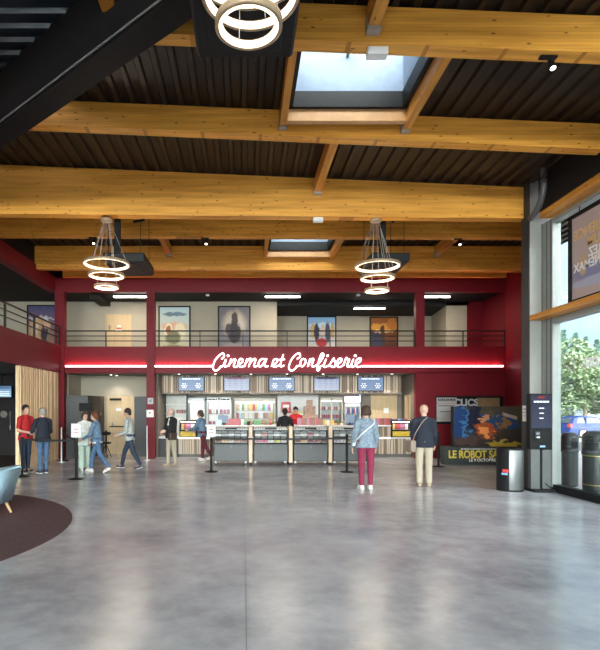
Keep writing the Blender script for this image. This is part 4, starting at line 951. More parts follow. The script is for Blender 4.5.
row('low', [bl, red, lbl], cb[0] + .05, cb[1] - .05, 5, 17.5, 1.22, 'on top of the right display case', 'flat candy tin', 'tin', .7)
# goods and tills standing on the worktop
def till(px, label):
    t = thing('till_monitor', (PX(px, 17.4), 17.4, 1.06), label, 'monitor', 'till monitors')
    MB().box(-.08, .08, -.06, .06, 0, .02).cyl((0, 0, .02), (0, 0, .14), .02).build('stand', M_black, t)
    MB().hexa([(-.17, -.04, .08), (.17, -.04, .08), (.17, -.01, .08), (-.17, -.01, .08), (-.17, .03, .33), (.17, .03, .33), (.17, .06, .33), (-.17, .06, .33)]).build('screen_housing', mat('till_back_blue_grey', (.16, .22, .30), .4), t)
till(223, 'grey till monitor at the left part of the counter'); till(350, 'till monitor between the drinks fridge and the woman in denim')
o = box('card_terminal', mat('pale_blue_display', (.45, .62, .7), .4, emit=(.5, .7, .8), estr=.3), PX(216, 17.3), PX(221.5, 17.3), 17.3, 17.34, 1.06, 1.24); tag(o, 'small pale blue customer display beside the left till', 'display')
def stack(px0, px1, n, kind, cols, z, where, noun, sc=1, y=17.45): row(kind, cols, PX(px0, y), PX(px1, y), n, y, z, where, noun, 'packet', sc)
stack(227, 240, 5, 'box', [(.42, .06, .07)], 1.06, 'on the counter right of the left till', 'candy box', 1.25)
stack(241, 252, 4, 'bag', [orn, yel, grn, wht], 1.06, 'on the counter beside the red boxes', 'candy bag')
stack(254, 271, 7, 'bag', [red, orn, yel, grn, brn], 1.06, 'on the counter left of the customer in black', 'candy bag')
stack(298, 322, 9, 'box', [(.40, .15, .24), (.42, .06, .07), (.22, .09, .05)], 1.06, 'on the counter in front of the staff member', 'tall carton', 1.4)
stack(322, 334, 5, 'bag', [orn, yel, wht], 1.06, 'on the counter right of the pink cartons', 'snack bag', .9)
stack(334, 346, 4, 'low', [orn, brn, wht], 1.06, 'on the counter before the drinks fridge', 'round snack packet', 1)
stack(376, 391, 6, 'box', [(.40, .15, .24), (.42, .06, .07), (.22, .09, .05)], 1.06, 'on the counter right of the woman in denim', 'candy carton', 1.35)
o = MB().lathe([(.05, 0), (.06, .12), (.03, .14), (.001, .14)], seg=12).build('sauce_pot', mat('dark_pot', (.04, .02, .05), .4)); o.location = (PX(248.5, 17.2), 17.32, 1.06); tag(o, 'small dark purple pot on the counter above the first pale divider', 'pot')

# four self service candy kiosks
def kiosk_proto():
    t = thing('candy_kiosk', (0, 0, 0), 'x', 'candy kiosk', 'self service candy kiosks'); w = .49
    MB().box(-w, w, .02, .62, .10, .60).box(-w, w, .30, .62, .60, 1.0).box(-w, -w + .03, .02, .62, .6, 1.0).box(w - .03, w, .02, .62, .6, 1.0).build('body', M_blackm, t)
    MB().box(-w + .02, w - .02, 0, .02, .12, .585).build('front_panel', M_tile, t)
    MB().box(-w, w, .0, .30, .585, .62).box(-w, w, .10, .34, .785, .80).box(-w, w, .02, .05, .96, 1.0).build('shelf_rails', M_black, t)
    MB().box(-w, w, -.0, .03, .995, 1.012).build('chrome_rail', M_steel, t)
    MB().hexa([(-w, .02, 1.0), (w, .02, 1.0), (w, .6, 1.0), (-w, .6, 1.0), (-w + .02, .1, 1.055), (w - .02, .1, 1.055), (w - .02, .6, 1.08), (-w + .02, .6, 1.08)]).build('lid', mat('white_kiosk_lid', (.62, .62, .60), .35), t)
    MB().box(-.17, .17, .03, .09, 1.01, 1.062, .01).build('lid_handle', M_black, t)
    mb = MB()
    for k in range(14):
        x = -w + .05 + k * .068
        if abs(x) > .2: mb.box(x, x + .03, .055, .075, 1.02, 1.045)
    mb.build('price_tags', M_ink, t)
    MB().cyl((0, -.01, .53), (0, 0, .53), .013).box(-.008, .008, -.02, -.008, .47, .53).build('key', M_steel, t)
    for sx in (-w + .06, w - .06):
        c = MB().cyl((sx - .03, .08, .04), (sx + .0, .08, .04), .038, seg=16).build('caster', M_steel, t)
        MB().box(sx - .04, sx + .02, .04, .12, .06, .1, .005).build('caster_fork', mat('white_fork', (.75, .75, .75), .3), c)
        MB().cyl((sx - .03, .55, .04), (sx, .55, .04), .038, seg=16).build('caster', M_steel, t)
    return t
def bins(t, cols_low, cols_up):
    w = .46
    for r, cols in enumerate((cols_low, cols_up)):
        for k in range(5):
            x0 = -w + k * 2 * w / 5 + .008; x1 = x0 + 2 * w / 5 - .016; z0 = (.625, .805)[r]; y0 = (.03, .12)[r]
            b = MB().box(x0, x1, y0, y0 + .012, z0, z0 + .018).box(x0, x0 + .006, y0, y0 + .2, z0, z0 + .13).box(x1 - .006, x1, y0, y0 + .2, z0, z0 + .13).box(x0, x1, y0, y0 + .2, z0, z0 + .008).build('candy_bin', mat('clear_plastic_grey', (.55, .56, .57), .15), t)
            o = MB().hexa([(x0 + .006, y0 + .012, z0 + .01), (x1 - .006, y0 + .012, z0 + .01), (x1 - .006, y0 + .19, z0 + .01), (x0 + .006, y0 + .19, z0 + .01), (x0 + .006, y0 + .012, z0 + .075), (x1 - .006, y0 + .012, z0 + .075), (x1 - .006, y0 + .19, z0 + .12), (x0 + .006, y0 + .19, z0 + .12)])
            o = o.build('sweets', mat('sweets_' + '_'.join('%02d' % int(c * 99) for c in cols[k]), cols[k], .5, noise=.75, nscale=38), b); o['kind'] = 'stuff'
            MB().hexa([(x0 + .01, y0 - .005, z0 + .115), (x1 - .01, y0 - .005, z0 + .115), (x1 - .01, y0 + .06, z0 + .15), (x0 + .01, y0 + .06, z0 + .15), (x0 + .01, y0 - .001, z0 + .12), (x1 - .01, y0 - .001, z0 + .12), (x1 - .01, y0 + .065, z0 + .155), (x0 + .01, y0 + .065, z0 + .155)]).build('flap', mat('clear_flap_white', (.72, .73, .74), .2), b)
white_ = (.62, .60, .58); tan = (.55, .38, .22); brown_ = (.17, .07, .05); pink_ = (.60, .12, .20); yellow_ = (.68, .52, .12); mauve = (.38, .18, .26); grey_ = (.36, .37, .38)
sets = (((brown_, tan, (.50, .42, .36), (.42, .25, .18), (.26, .10, .08)), (white_, grey_, white_, grey_, white_)),
        ((mauve, pink_, white_, yellow_, (.42, .36, .36)), (white_, (.5, .25, .2), grey_, white_, grey_)),
        ((brown_, tan, (.20, .06, .09), (.36, .14, .14), brown_), (grey_, white_, (.4, .2, .22), white_, grey_)),
        (((.35, .30, .40), white_, (.3, .22, .15), grey_, tan), (grey_, white_, grey_, white_, white_)))
kp = kiosk_proto()
klab = ('candy kiosk at the left end of the row of four', 'second candy kiosk from the left, below the customer in black', 'third candy kiosk from the left, before the tall pink cartons', 'candy kiosk at the right end, partly behind the woman in denim')
kx = [PX(p, 14.9) for p in (231, 270.8, 310.8, 350.2)]
kios = [kp] + [copy_tree(kp) for _ in range(3)]
for k, (o, x) in enumerate(zip(kios, kx)):
    o.location = (x, 14.9, 0); o['label'] = klab[k]; bins(o, *sets[k])
M_birch = mat('pale_birch_divider', (.72, .52, .36), .5, noise=.08, nscale=3, stretch=(8, 8, .7))
for k, (a, b) in enumerate(((248.9, 252.4), (288.9, 292.6), (328.7, 332.3))):
    o = MB().box(PX(a, 14.85), PX(b, 14.85), 14.84, 15.5, .07, 1.10, .006).build('kiosk_divider', M_birch)
    tag(o, ('pale wooden divider between the first and second candy kiosk', 'pale wooden divider between the second and third candy kiosk', 'pale wooden divider between the third and fourth candy kiosk')[k], 'divider', 'wooden kiosk dividers')
    MB().box(PX(a, 14.85) + .01, PX(b, 14.85) - .01, 14.9, 15.45, 0, .07).build('foot', M_black, o)

# ================================================================== QUEUE BARRIERS
def post(px, d, label, h=.98, sign=False, belts=(), base=.17):
    x = PX(px, d); t = thing('barrier_post', (x, d, 0), label, 'barrier post', 'black queue barrier posts')
    MB().lathe([(base, 0), (base, .012), (base * .85, .022), (.05, .035), (.034, .05), (.001, .05)]).build('base', M_black, t, True)
    MB().lathe([(.030, .03), (.030, h - .12), (.036, h - .12), (.036, h), (.02, h + .01), (.001, h + .01)], seg=16).build('pole', M_black, t)
    if sign:
        MB().box(-.03, .03, -.01, .01, h, h + .04).build('sign_clip', M_steel, t)
        o = MB().box(-.115, .115, -.015, .0, h + .02, h + .34, .004).build('sign_holder', mat('sign_holder_grey', (.4, .4, .4), .4), t)
        MB().box(-.10, .10, -.018, -.015, h + .035, h + .325).build('notice', M_paper, o)
        MB().box(-.05, .05, -.0195, -.018, h + .20, h + .225).box(-.065, .065, -.0195, -.018, h + .12, h + .14).build('print_line', mat('notice_red_line', (.35, .12, .12), .6), o)
    return Vector((x, d, 0))
p1 = post(76.3, 11.85, 'black barrier post with white notice at the left of the queue', .93, True)
p2 = post(211.3, 13.25, 'black barrier post with white notice before the leftmost candy kiosk', .87, True)
p3 = post(346.8, 13.2, 'plain black barrier post left of the woman in denim', .95)
p4 = post(438.5, 14.4, 'slim barrier post right of the man in navy', .97)
p5 = post(63, 16.0, 'black barrier post standing by the pine slatted wall', .98)
p6 = post(22, 12.3, 'barrier post at the dark entrance behind the man in red', .93)
def belt(a, b, z, label):
    a = a + Vector((0, 0, z)); b = b + Vector((0, 0, z)); d_ = (b - a).normalized(); a = a + d_ * .037; b = b - d_ * .037
    mb = MB(); bm = mb.bm; n = Vector((-d_.y, d_.x, 0)) * .0015; N = 16; prev = None
    for k in range(N + 1):
        f = k / N; c = a.lerp(b, f) - Vector((0, 0, .03 * 4 * f * (1 - f) * min(1, (b - a).length / 4)))
        q = [bm.verts.new(c + n + Vector((0, 0, .024))), bm.verts.new(c - n + Vector((0, 0, .024))), bm.verts.new(c - n - Vector((0, 0, .024))), bm.verts.new(c + n - Vector((0, 0, .024)))]
        if prev:
            for i in range(4): bm.faces.new([prev[i], prev[(i + 1) % 4], q[(i + 1) % 4], q[i]])
        else: bm.faces.new(q)
        prev = q
    bm.faces.new(prev)
    tag(mb.build('barrier_belt', mat('black_belt', (.012, .012, .013), .7)), label, 'barrier belt')
belt(p2, p3, .86, 'black belt stretched in front of the candy kiosks')
belt(p6, p1, .88, 'black belt in front of the two men on the left')
belt(p5, p1, .88, 'black belt running back to the post by the pine wall')
# white stick post by column two
t = thing('white_pole', (PX(147, 16.2), 16.2, 0), 'thin white pole with a foot beside the burgundy column', 'pole')
MB().lathe([(.09, 0), (.09, .015), (.02, .02), (.018, 1.08), (.001, 1.08)], seg=14).build('shaft', M_paper, t)
t = thing('white_pole', (PX(61.5, 15.6), 15.6, 0), 'thin white pole with a pale foot by the pine slatted wall', 'pole')
MB().lathe([(.1, 0), (.1, .015), (.02, .02), (.018, 1.05), (.001, 1.05)], seg=14).build('shaft', M_paper, t)

# ================================================================== THINGS IN THE LEFT PASSAGE
t = thing('photo_booth', (0, 16.6, 0), 'large dark grey booth cabinet with a lit recess left in the passage', 'booth')
xa, xb, xc = -5.78, PX(88, 17.0), PX(98.5, 17.6)
MB().prism([(xa, 16.9 - 16.6), (xb, 16.9 - 16.6 + .1), (xc, 1.3), (xc, 1.7), (xa, 1.7)], 0, PZ(395.5, 17), 'z').build('shell', mat('booth_charcoal', (.022, .021, .022), .5), t)
MB().box(PX(81, 16.9), PX(86, 16.9), .36, .42, PZ(429, 16.9), PZ(412, 16.9)).build('poster_panel', mat('booth_photo', (.45, .32, .30), .5, noise=.5, nscale=5), t)
MB().box(PX(79, 16.9), PX(92, 16.9), .30, .5, PZ(411, 16.9), PZ(403, 16.9)).build('lintel_recess', M_black, t)
t = thing('grey_partition', (0, 17.5, 0), 'tall dark grey partition panel beside the burgundy column', 'partition')
MB().box(PX(134.5, 17.5), PX(149, 17.5), 0, .15, 0, PZ(396.5, 17.5)).build('panel', mat('partition_grey', (.05, .05, .055), .5), t)
t = thing('exercise_stool', (PX(106, 17.0), 17.0, 0), 'black stool with round back pad in front of the oak door', 'stool')
MB().lathe([(.001, .0), (.12, .01), (.16, .05), (.16, .07), (.12, .11), (.001, .12)]).build('pad', M_black, t, True).location = (0, 0, .74)
bpy.context.view_layer.update()
MB().cyl((0, .02, .5), (0, .02, .9), .025).build('stem', M_black, t)
MB().box(-.14, .14, -.14, .14, .46, .52, .02).build('seat', M_black, t)
for a in range(4):
    q = a * math.pi / 2 + .5; MB().tube([(0, 0, .47), (math.cos(q) * .18, math.sin(q) * .18, .01)], .014, 6).build('leg', M_black, t)
# signs on column two
t = thing('pictogram_sign', (-3.0, 16.67, PZ(401, 16.67)), 'grey pictogram sign high on the burgundy column', 'sign')
MB().box(-.09, .09, -.012, 0, -.1, .1).build('plate', mat('sign_grey', (.45, .48, .48), .5), t); MB().prism([(-.05, .03), (.0, -.05), (.06, .05), (.04, .06), (0, -.01), (-.04, .05)], -.015, -.012).build('mark', M_ink, t)
t = thing('gel_dispenser', (-3.0, 16.67, PZ(413.5, 16.67)), 'white wall dispenser on the burgundy column below the pictogram', 'dispenser')
MB().box(-.115, .115, -.10, 0, -.12, .12, .02).build('body', M_white, t); MB().box(-.03, .03, -.105, -.1, .0, .04).build('badge', mat('small_red', (.5, .05, .05), .5), t)
# screen above the dark entrance
t = thing('info_screen', (PX(2, 17), 17, PZ(391.5, 17)), 'pale blue information screen above the dark entrance on the left', 'screen')
MB().box(-.34, .32, 0, .06, -.2, .2).build('housing', M_black, t)
MB().grid_uv(-.32, .30, -.18, .18, -.003).build('display', picture('info_display', (.10, .22, .36), (.42, .66, .85), [(.5, .85, .55, .12, (.08, .16, .28))], emit=.9, noise=.03), t)
for z in (-.02, -.08, -.13): MB().box(-.2, .24, -.006, -.004, z, z + .02).build('text_line', mat('screen_white', (.8, .8, .85)), t)
for z in (.17,): MB().cyl((0, .03, z), (0, .03, 2.75 - PZ(391.5, 17)), .015, seg=8).build('ceiling_rod', M_black, t)

# ================================================================== RIGHT SIDE
# notice board
t = thing('notice_board', (0, 16.78, 0), 'wide black notice board on the burgundy wall above the film display', 'notice board')
x0, x1 = PX(435.5, 16.78), PX(503, 16.78); z0, z1 = PZ(424, 16.78), PZ(396, 16.78)
MB().box(x0, x1, -.04, 0, z0, z1, .01).build('board', M_black, t)
MB().box(PX(437, 16.7), PX(457, 16.7), -.055, -.04, z0 + .08, z1 - .05).build('white_notice', mat('notice_white', (.42, .40, .39), .5), t)
for z_, w_ in ((z1 - .17, 9), (z1 - .33, 8), (z1 - .52, 7)): MB().box(PX(447 - w_, 16.7), PX(447 + w_, 16.7), -.06, -.055, z_, z_ + .03).build('text_line', mat('grey_text', (.12, .11, .11), .6), t)
dashes('notice_heading', PX(447, 16.7), -.056, z1 - .11, .56, .05, M_ink, t, 4)
MB().box(PX(437, 16.7), PX(457, 16.7), -.06, -.055, z1 - .25, z1 - .235).build('red_line', mat('dull_red_line', (.40, .12, .08), .5), t)
text('board_lettering', 'CLICS', .30, mat('grey_letters', (.45, .46, .47), .5), (PX(466.5, 16.7), -.05, z1 - .22), t, ext=.004, bold=.012)
MB().box(PX(478, 16.7), PX(500, 16.7), -.055, -.04, z0 + .1, z1 - .06).build('tan_panel', mat('tan_cork', (.24, .15, .07), .7, noise=.15), t)
# film standee
t = thing('film_standee', (0, 14.95, 0), 'large dark film display with a glowing fireside picture and yellow title', 'film display')
d = 14.95
xa, xb = PX(453.5, d), PX(522.5, d)
MB().box(PX(444, d), PX(525, d), -.06, .30, 0, PZ(446.5, d), .01).build('plinth', mat('standee_plinth', (.035, .045, .045), .5), t)
MB().box(xa, xb, .0, .2, PZ(446.5, d), PZ(406.5, d)).build('panel', M_black, t)
MB().grid_uv(xa, xb, PZ(446.5, d), PZ(406.5, d), -.006).build('picture', picture('fireside_picture', (.10, .09, .06), (.05, .04, .04),
    [(.10, .62, .14, .5, (.025, .06, .17)), (.17, .6, .03, .5, (.06, .20, .40)), (.32, .6, .12, .5, (.025, .025, .05)), (.62, .62, .10, .22, (.03, .08, .20)), (.55, .8, .06, .08, (.14, .11, .06)), (.86, .6, .10, .18, (.03, .08, .20)), (.93, .75, .07, .14, (.12, .09, .04)), (.74, .62, .07, .22, (.32, .18, .06)), (.68, .45, .04, .08, (.28, .14, .05)), (.25, .3, .05, .2, (.05, .06, .08)), (.45, .42, .14, .22, (.40, .09, .03)), (.46, .38, .07, .14, (.9, .32, .10)), (.44, .66, .06, .08, (.62, .30, .16)), (.43, .78, .07, .06, (.04, .08, .2)),
     (.75, .04, .26, .10, (.50, .36, .05)), (.7, .12, .05, .08, (.55, .42, .08)), (.86, .10, .05, .07, (.50, .38, .06)), (.2, .14, .2, .12, (.10, .06, .05)), (.6, .25, .04, .05, (.5, .16, .06))], noise=.42, nscale=9), t)
MB().hexa([(PX(503, d), -.012, PZ(415.5, d)), (PX(517, d), -.012, PZ(420, d)), (PX(517, d), -.007, PZ(420, d)), (PX(503, d), -.007, PZ(415.5, d)), (PX(503, d), -.012, PZ(412.5, d)), (PX(517, d), -.012, PZ(416.5, d)), (PX(517, d), -.007, PZ(416.5, d)), (PX(503, d), -.007, PZ(412.5, d))]).build('pale_banner', mat('pale_banner', (.55, .42, .38), .5), t)
ylet = mat('yellow_title_letters', (.72, .55, .07), .5)
text('title_lettering', 'LE ROBOT SAUVAGE', .30, ylet, (PX(447.5, d), -.066, PZ(454.5, d)), t, ext=.004, bold=.010, align='LEFT', sx=.78)
dashes('small_print', PX(486, d), -.061, PZ(448.9, d), 1.5, .04, mat('dull_paper', (.5, .5, .5), .6), t, 6)
text('date_lettering', 'LE 9 OCTOBRE AU CIN\u00c9MA', .115, M_paper, (PX(468, d), -.063, PZ(460, d)), t, ext=.001, align='LEFT', bold=.004)
# stainless bin
t = thing('waste_bin', (PX(510, 10.25), 10.25, 0), 'brushed steel cylindrical waste bin with black left side and small logo', 'waste bin')
MB().lathe([(.235, .02), (.24, .03), (.24, .80), (.235, .81), (.001, .81)], seg=48).build('body', M_steel, t, True)
MB().lathe([(.245, 0), (.245, .03), (.001, .03)], seg=32).build('base_ring', M_black, t)
MB().lathe([(.245, .80), (.245, .83), (.22, .835), (.14, .80), (.001, .79)], seg=32).build('rim', M_black, t)
mb = MB(); bm = mb.bm; pr = None
for k in range(17):
    a = R(150 + k * 5.6); x, y = math.cos(a) * .243, math.sin(a) * .243
    q = (bm.verts.new((x, y, .03)), bm.verts.new((x, y, .80)))
    if pr: bm.faces.new([pr[0], q[0], q[1], pr[1]])
    pr = q
mb.build('black_wrap', mat('bin_black_wrap', (.012, .012, .014), .5, spec=.2), t)
for nm, m_, z0, z1 in (('logo_word', mat('logo_blue_white', (.25, .45, .70), .5), .32, .36), ('logo_mark', mat('logo_red', (.65, .05, .06), .4), .37, .43)):
    mb = MB(); bm = mb.bm; pr = None
    for k in range(7):
        a = R(206 + k * 4.5 + (4 if z0 > .35 else 0)); x, y = math.cos(a) * .2445, math.sin(a) * .2445; q = (bm.verts.new((x, y, z0)), bm.verts.new((x, y, z1)))
        if pr: bm.faces.new([pr[0], q[0], q[1], pr[1]])
        pr = q
    mb.build(nm, m_, t)
# ticket kiosk
t = thing('ticket_kiosk', (PX(541.5, 10.1), 10.1, 0), 'tall black self service ticket machine with a navy touch screen by the pier', 'ticket kiosk')
d = 10.1; w = .215
def z(py): return PZ(py, d)
MB().box(-w, w, 0, .16, z(449.5), z(393.5), .012).build('housing', M_black, t)
MB().grid_uv(-w + .02, w - .02, z(428), z(395), -.002).build('touch_screen', picture('ticket_screen', (.05, .05, .13), (.09, .12, .24), [(.5, .93, .2, .035, (.9, .05, .06))], emit=.36, noise=.02), t)
ww = mat('screen_white', (.8, .8, .85))
dashes('screen_heading', 0, -.003, z(401.7), .30, .028, ww, t, 5)
MB().box(-.05, .05, -.004, -.002, z(408.6), z(407.8)).box(-.04, .04, -.004, -.002, z(413.6), z(412.8)).box(-.04, .04, -.004, -.002, z(418.6), z(417.8)).build('screen_lines', ww, t)
MB().box(-.13, -.04, -.03, 0, z(438.5), z(431.5), .006).build('card_reader', M_dgrey, t); MB().box(-.115, -.06, -.034, -.03, z(434.5), z(432.5)).build('reader_display', mat('reader_display', (.25, .28, .32), .3), t)
MB().box(-.11, -.05, -.034, -.03, z(437.8), z(436.6)).build('reader_keys', M_paper, t)
MB().box(.09, .14, -.015, 0, z(434.5), z(431.8), .003).build('scanner', M_blackm, t)
MB().box(-.03, .07, -.004, 0, z(447.3), z(445.5)).build('logo_strip', mat('logo_blue_white', (.25, .45, .70), .5), t)
MB().box(-w + .02, -.02, .02, .12, .05, z(449.5)).box(.03, w + .03, .02, .12, .05, z(450)).build('steel_pedestal', mat('matt_steel_sheet', (.12, .13, .13), .5, .4), t)
MB().box(-.02, .03, .05, .12, .05, z(449.5)).build('cable_channel', M_black, t)
MB().box(-w - .0, w + .02, -.14, .25, 0, .05, .008).build('base_plate', M_black, t)
MB().tube(smooth_pts([(.08, .02, .16), (.13, -.02, .10), (.2, -.04, .06), (.3, .02, .10), (.38, .08, .05)]), .009, 8).build('power_cable', M_black, t)
# papers on the pier
t = thing('price_notice', (5.698, 10.54, PZ(413.5, 10.5)), 'white paper notice on the dark edge of the pier beside the ticket machine', 'notice')
MB().box(-.006, 0, -.09, .09, -.16, .16).build('sheet', M_paper, t)
MB().box(-.008, -.006, -.06, .06, .08, .10).box(-.008, -.006, -.06, .06, .02, .035).box(-.008, -.006, -.02, .02, -.06, -.04).build('print_line', mat('notice_red_line', (.35, .12, .12)), t)
# armchair
def armchair():
    t = thing('armchair', (PX(-18, 7.9) + .03, 7.68, 0), 'light blue upholstered armchair with wooden legs at the left edge', 'armchair', rz=R(-98))
    fab = mat('light_blue_fabric', (.38, .57, .68), .9, noise=.12, nscale=40, bump=.3, bscale=300)
    # faces local -Y... seat, back and winged arms
    MB().box(-.33, .33, -.32, .28, .19, .42, .05).build('seat', fab, t, True)
    mb = MB().hexa([(-.37, .22, .18), (.37, .22, .18), (.37, .34, .18), (-.37, .34, .18), (-.42, .36, .74), (.42, .36, .74), (.42, .50, .74), (-.42, .50, .74)])
    bmesh.ops.bevel(mb.bm, geom=mb.bm.edges[:], offset=.035, segments=3, affect='EDGES'); mb.build('backrest', fab, t, True)
    for sx in (-1, 1):
        a, b = (.33 * sx, .41 * sx); lo, hi = min(a, b), max(a, b)
        mb = MB().hexa([(lo, -.32, .18), (hi, -.32, .18), (hi, .30, .18), (lo, .30, .18), (lo + .02 * sx, -.38, .54), (hi + .04 * sx, -.38, .54), (hi + .04 * sx, .44, .66), (lo + .02 * sx, .44, .66)])
        bmesh.ops.bevel(mb.bm, geom=mb.bm.edges[:], offset=.025, segments=3, affect='EDGES'); mb.build('armrest', fab, t, True)
    MB().box(-.31, .31, -.33, .22, .40, .50, .04).build('cushion', fab, t, True)
    lw = mat('beech_leg', (.62, .40, .20), .4, noise=.1)
    for (x, y) in ((-.30, -.26), (.30, -.26), (-.30, .26), (.30, .26)): MB().cyl((x, y, .21), (x * 1.2, y * 1.25, 0.012), .026, .016).build('leg', lw, t)
    for ch in t.children: ch.location.z += .0
armchair()
# ================================================================== PEOPLE
def surface_nets(F, org, h):
    'mesh of the zero level of a sampled field'
    S = F < 0
    nx, ny, nz = F.shape
    cs = np.zeros((nx - 1, ny - 1, nz - 1), np.int8)
    for dx in (0, 1):
        for dy in (0, 1):
            for dz in (0, 1): cs += S[dx:nx - 1 + dx, dy:ny - 1 + dy, dz:nz - 1 + dz]
    act = (cs > 0) & (cs < 8); idx = -np.ones(act.shape, np.int64); ii = np.argwhere(act); idx[act] = np.arange(len(ii))
    acc = np.zeros((len(ii), 3)); cnt = np.zeros(len(ii))
    corners = [(a, b, c) for a in (0, 1) for b in (0, 1) for c in (0, 1)]
    for a in corners:
        for ax in range(3):
            if a[ax]: continue
            b = list(a); b[ax] = 1
            fa = F[ii[:, 0] + a[0], ii[:, 1] + a[1], ii[:, 2] + a[2]]; fb = F[ii[:, 0] + b[0], ii[:, 1] + b[1], ii[:, 2] + b[2]]
            m = (fa < 0) != (fb < 0); t = np.where(m, fa / np.where(m, fa - fb, 1), 0)
            p = np.tile(np.array(a, float), (len(ii), 1)); p[:, ax] += t
            acc[m] += p[m]; cnt[m] += 1
    V = (ii + acc / cnt[:, None]) * h + org
    faces = []
    for ax in range(3):
        o1, o2 = [k for k in range(3) if k != ax]
        A = np.take(S, range(0, F.shape[ax] - 1), ax); B = np.take(S, range(1, F.shape[ax]), ax)
        e = np.argwhere(A != B); e = e[(e[:, o1] > 0) & (e[:, o2] > 0) & (e[:, o1] < F.shape[o1] - 1) & (e[:, o2] < F.shape[o2] - 1)]
        q = []
        for (s1, s2) in ((-1, -1), (0, -1), (0, 0), (-1, 0)):
            c = e.copy(); c[:, o1] += s1; c[:, o2] += s2; q.append(idx[c[:, 0], c[:, 1], c[:, 2]])
        q = np.stack(q, 1); inside = S[e[:, 0], e[:, 1], e[:, 2]]
        flip = inside if ax != 1 else ~inside
        q[~flip] = q[~flip][:, ::-1]; faces.append(q)
    return V, np.concatenate(faces)
def prim(a, b, ra, rb=None, fl=1.0, flax=(0, 1, 0)):
    'tapered capsule; fl < 1 flattens it along flax'
    return (np.array(a, float), np.array(b, float), ra, ra if rb is None else rb, fl, np.array(flax, float))
def sdf(prims, h, k=.02, cuts=(), extra=()):
    'prims are blended; cuts (point, normal) remove what lies beyond; extra prims are added after the cuts'
    lo = np.min([np.minimum(p[0], p[1]) - max(p[2], p[3]) for p in list(prims) + list(extra)], 0) - 3 * h
    hi = np.max([np.maximum(p[0], p[1]) + max(p[2], p[3]) for p in list(prims) + list(extra)], 0) + 3 * h
    n = np.ceil((hi - lo) / h).astype(int) + 1
    F = np.full(n, .25); ax = [lo[i] + h * np.arange(n[i]) for i in range(3)]
    def put(p):
        a, b, ra, rb, fl, fa = p; m = max(ra, rb) + k + 2 * h + .02
        i0 = np.maximum(((np.minimum(a, b) - m - lo) / h).astype(int), 0); i1 = np.minimum(((np.maximum(a, b) + m - lo) / h).astype(int) + 2, n)
        X = np.stack(np.meshgrid(*[ax[i][i0[i]:i1[i]] for i in range(3)], indexing='ij'), -1)
        ab = b - a; L2 = max(ab @ ab, 1e-12); t = np.clip(((X - a) @ ab) / L2, 0, 1)
        D = X - (a + t[..., None] * ab)
        if fl != 1:
            c = D @ fa; D = D + (c * (1 / fl - 1))[..., None] * fa
        d = np.linalg.norm(D, axis=-1) - (ra + (rb - ra) * t)
        if fl != 1: d = d * (.5 + fl / 2)
        sl = tuple(slice(i0[i], i1[i]) for i in range(3)); f = F[sl]
        hh = np.clip(.5 + .5 * (f - d) / k, 0, 1); F[sl] = f * (1 - hh) + d * hh - k * hh * (1 - hh)
    for p in prims: put(p)
    if cuts:
        X = np.stack(np.meshgrid(*ax, indexing='ij'), -1)
        for (pt, nr) in cuts:
            nr = np.array(nr, float); nr /= np.linalg.norm(nr); F = np.maximum(F, (X - np.array(pt)) @ nr)
    for p in extra: put(p)
    return surface_nets(F, lo, h)
def solid(name, prims, h, m, parent=None, k=.02, cuts=(), extra=()):
    V, Q = sdf(prims, h, k, cuts, extra)
    me = bpy.data.meshes.new(name); me.from_pydata(V.tolist(), [], Q.tolist()); me.polygons.foreach_set('use_smooth', [True] * len(Q)); me.materials.append(m)
    return link(name, me, parent)

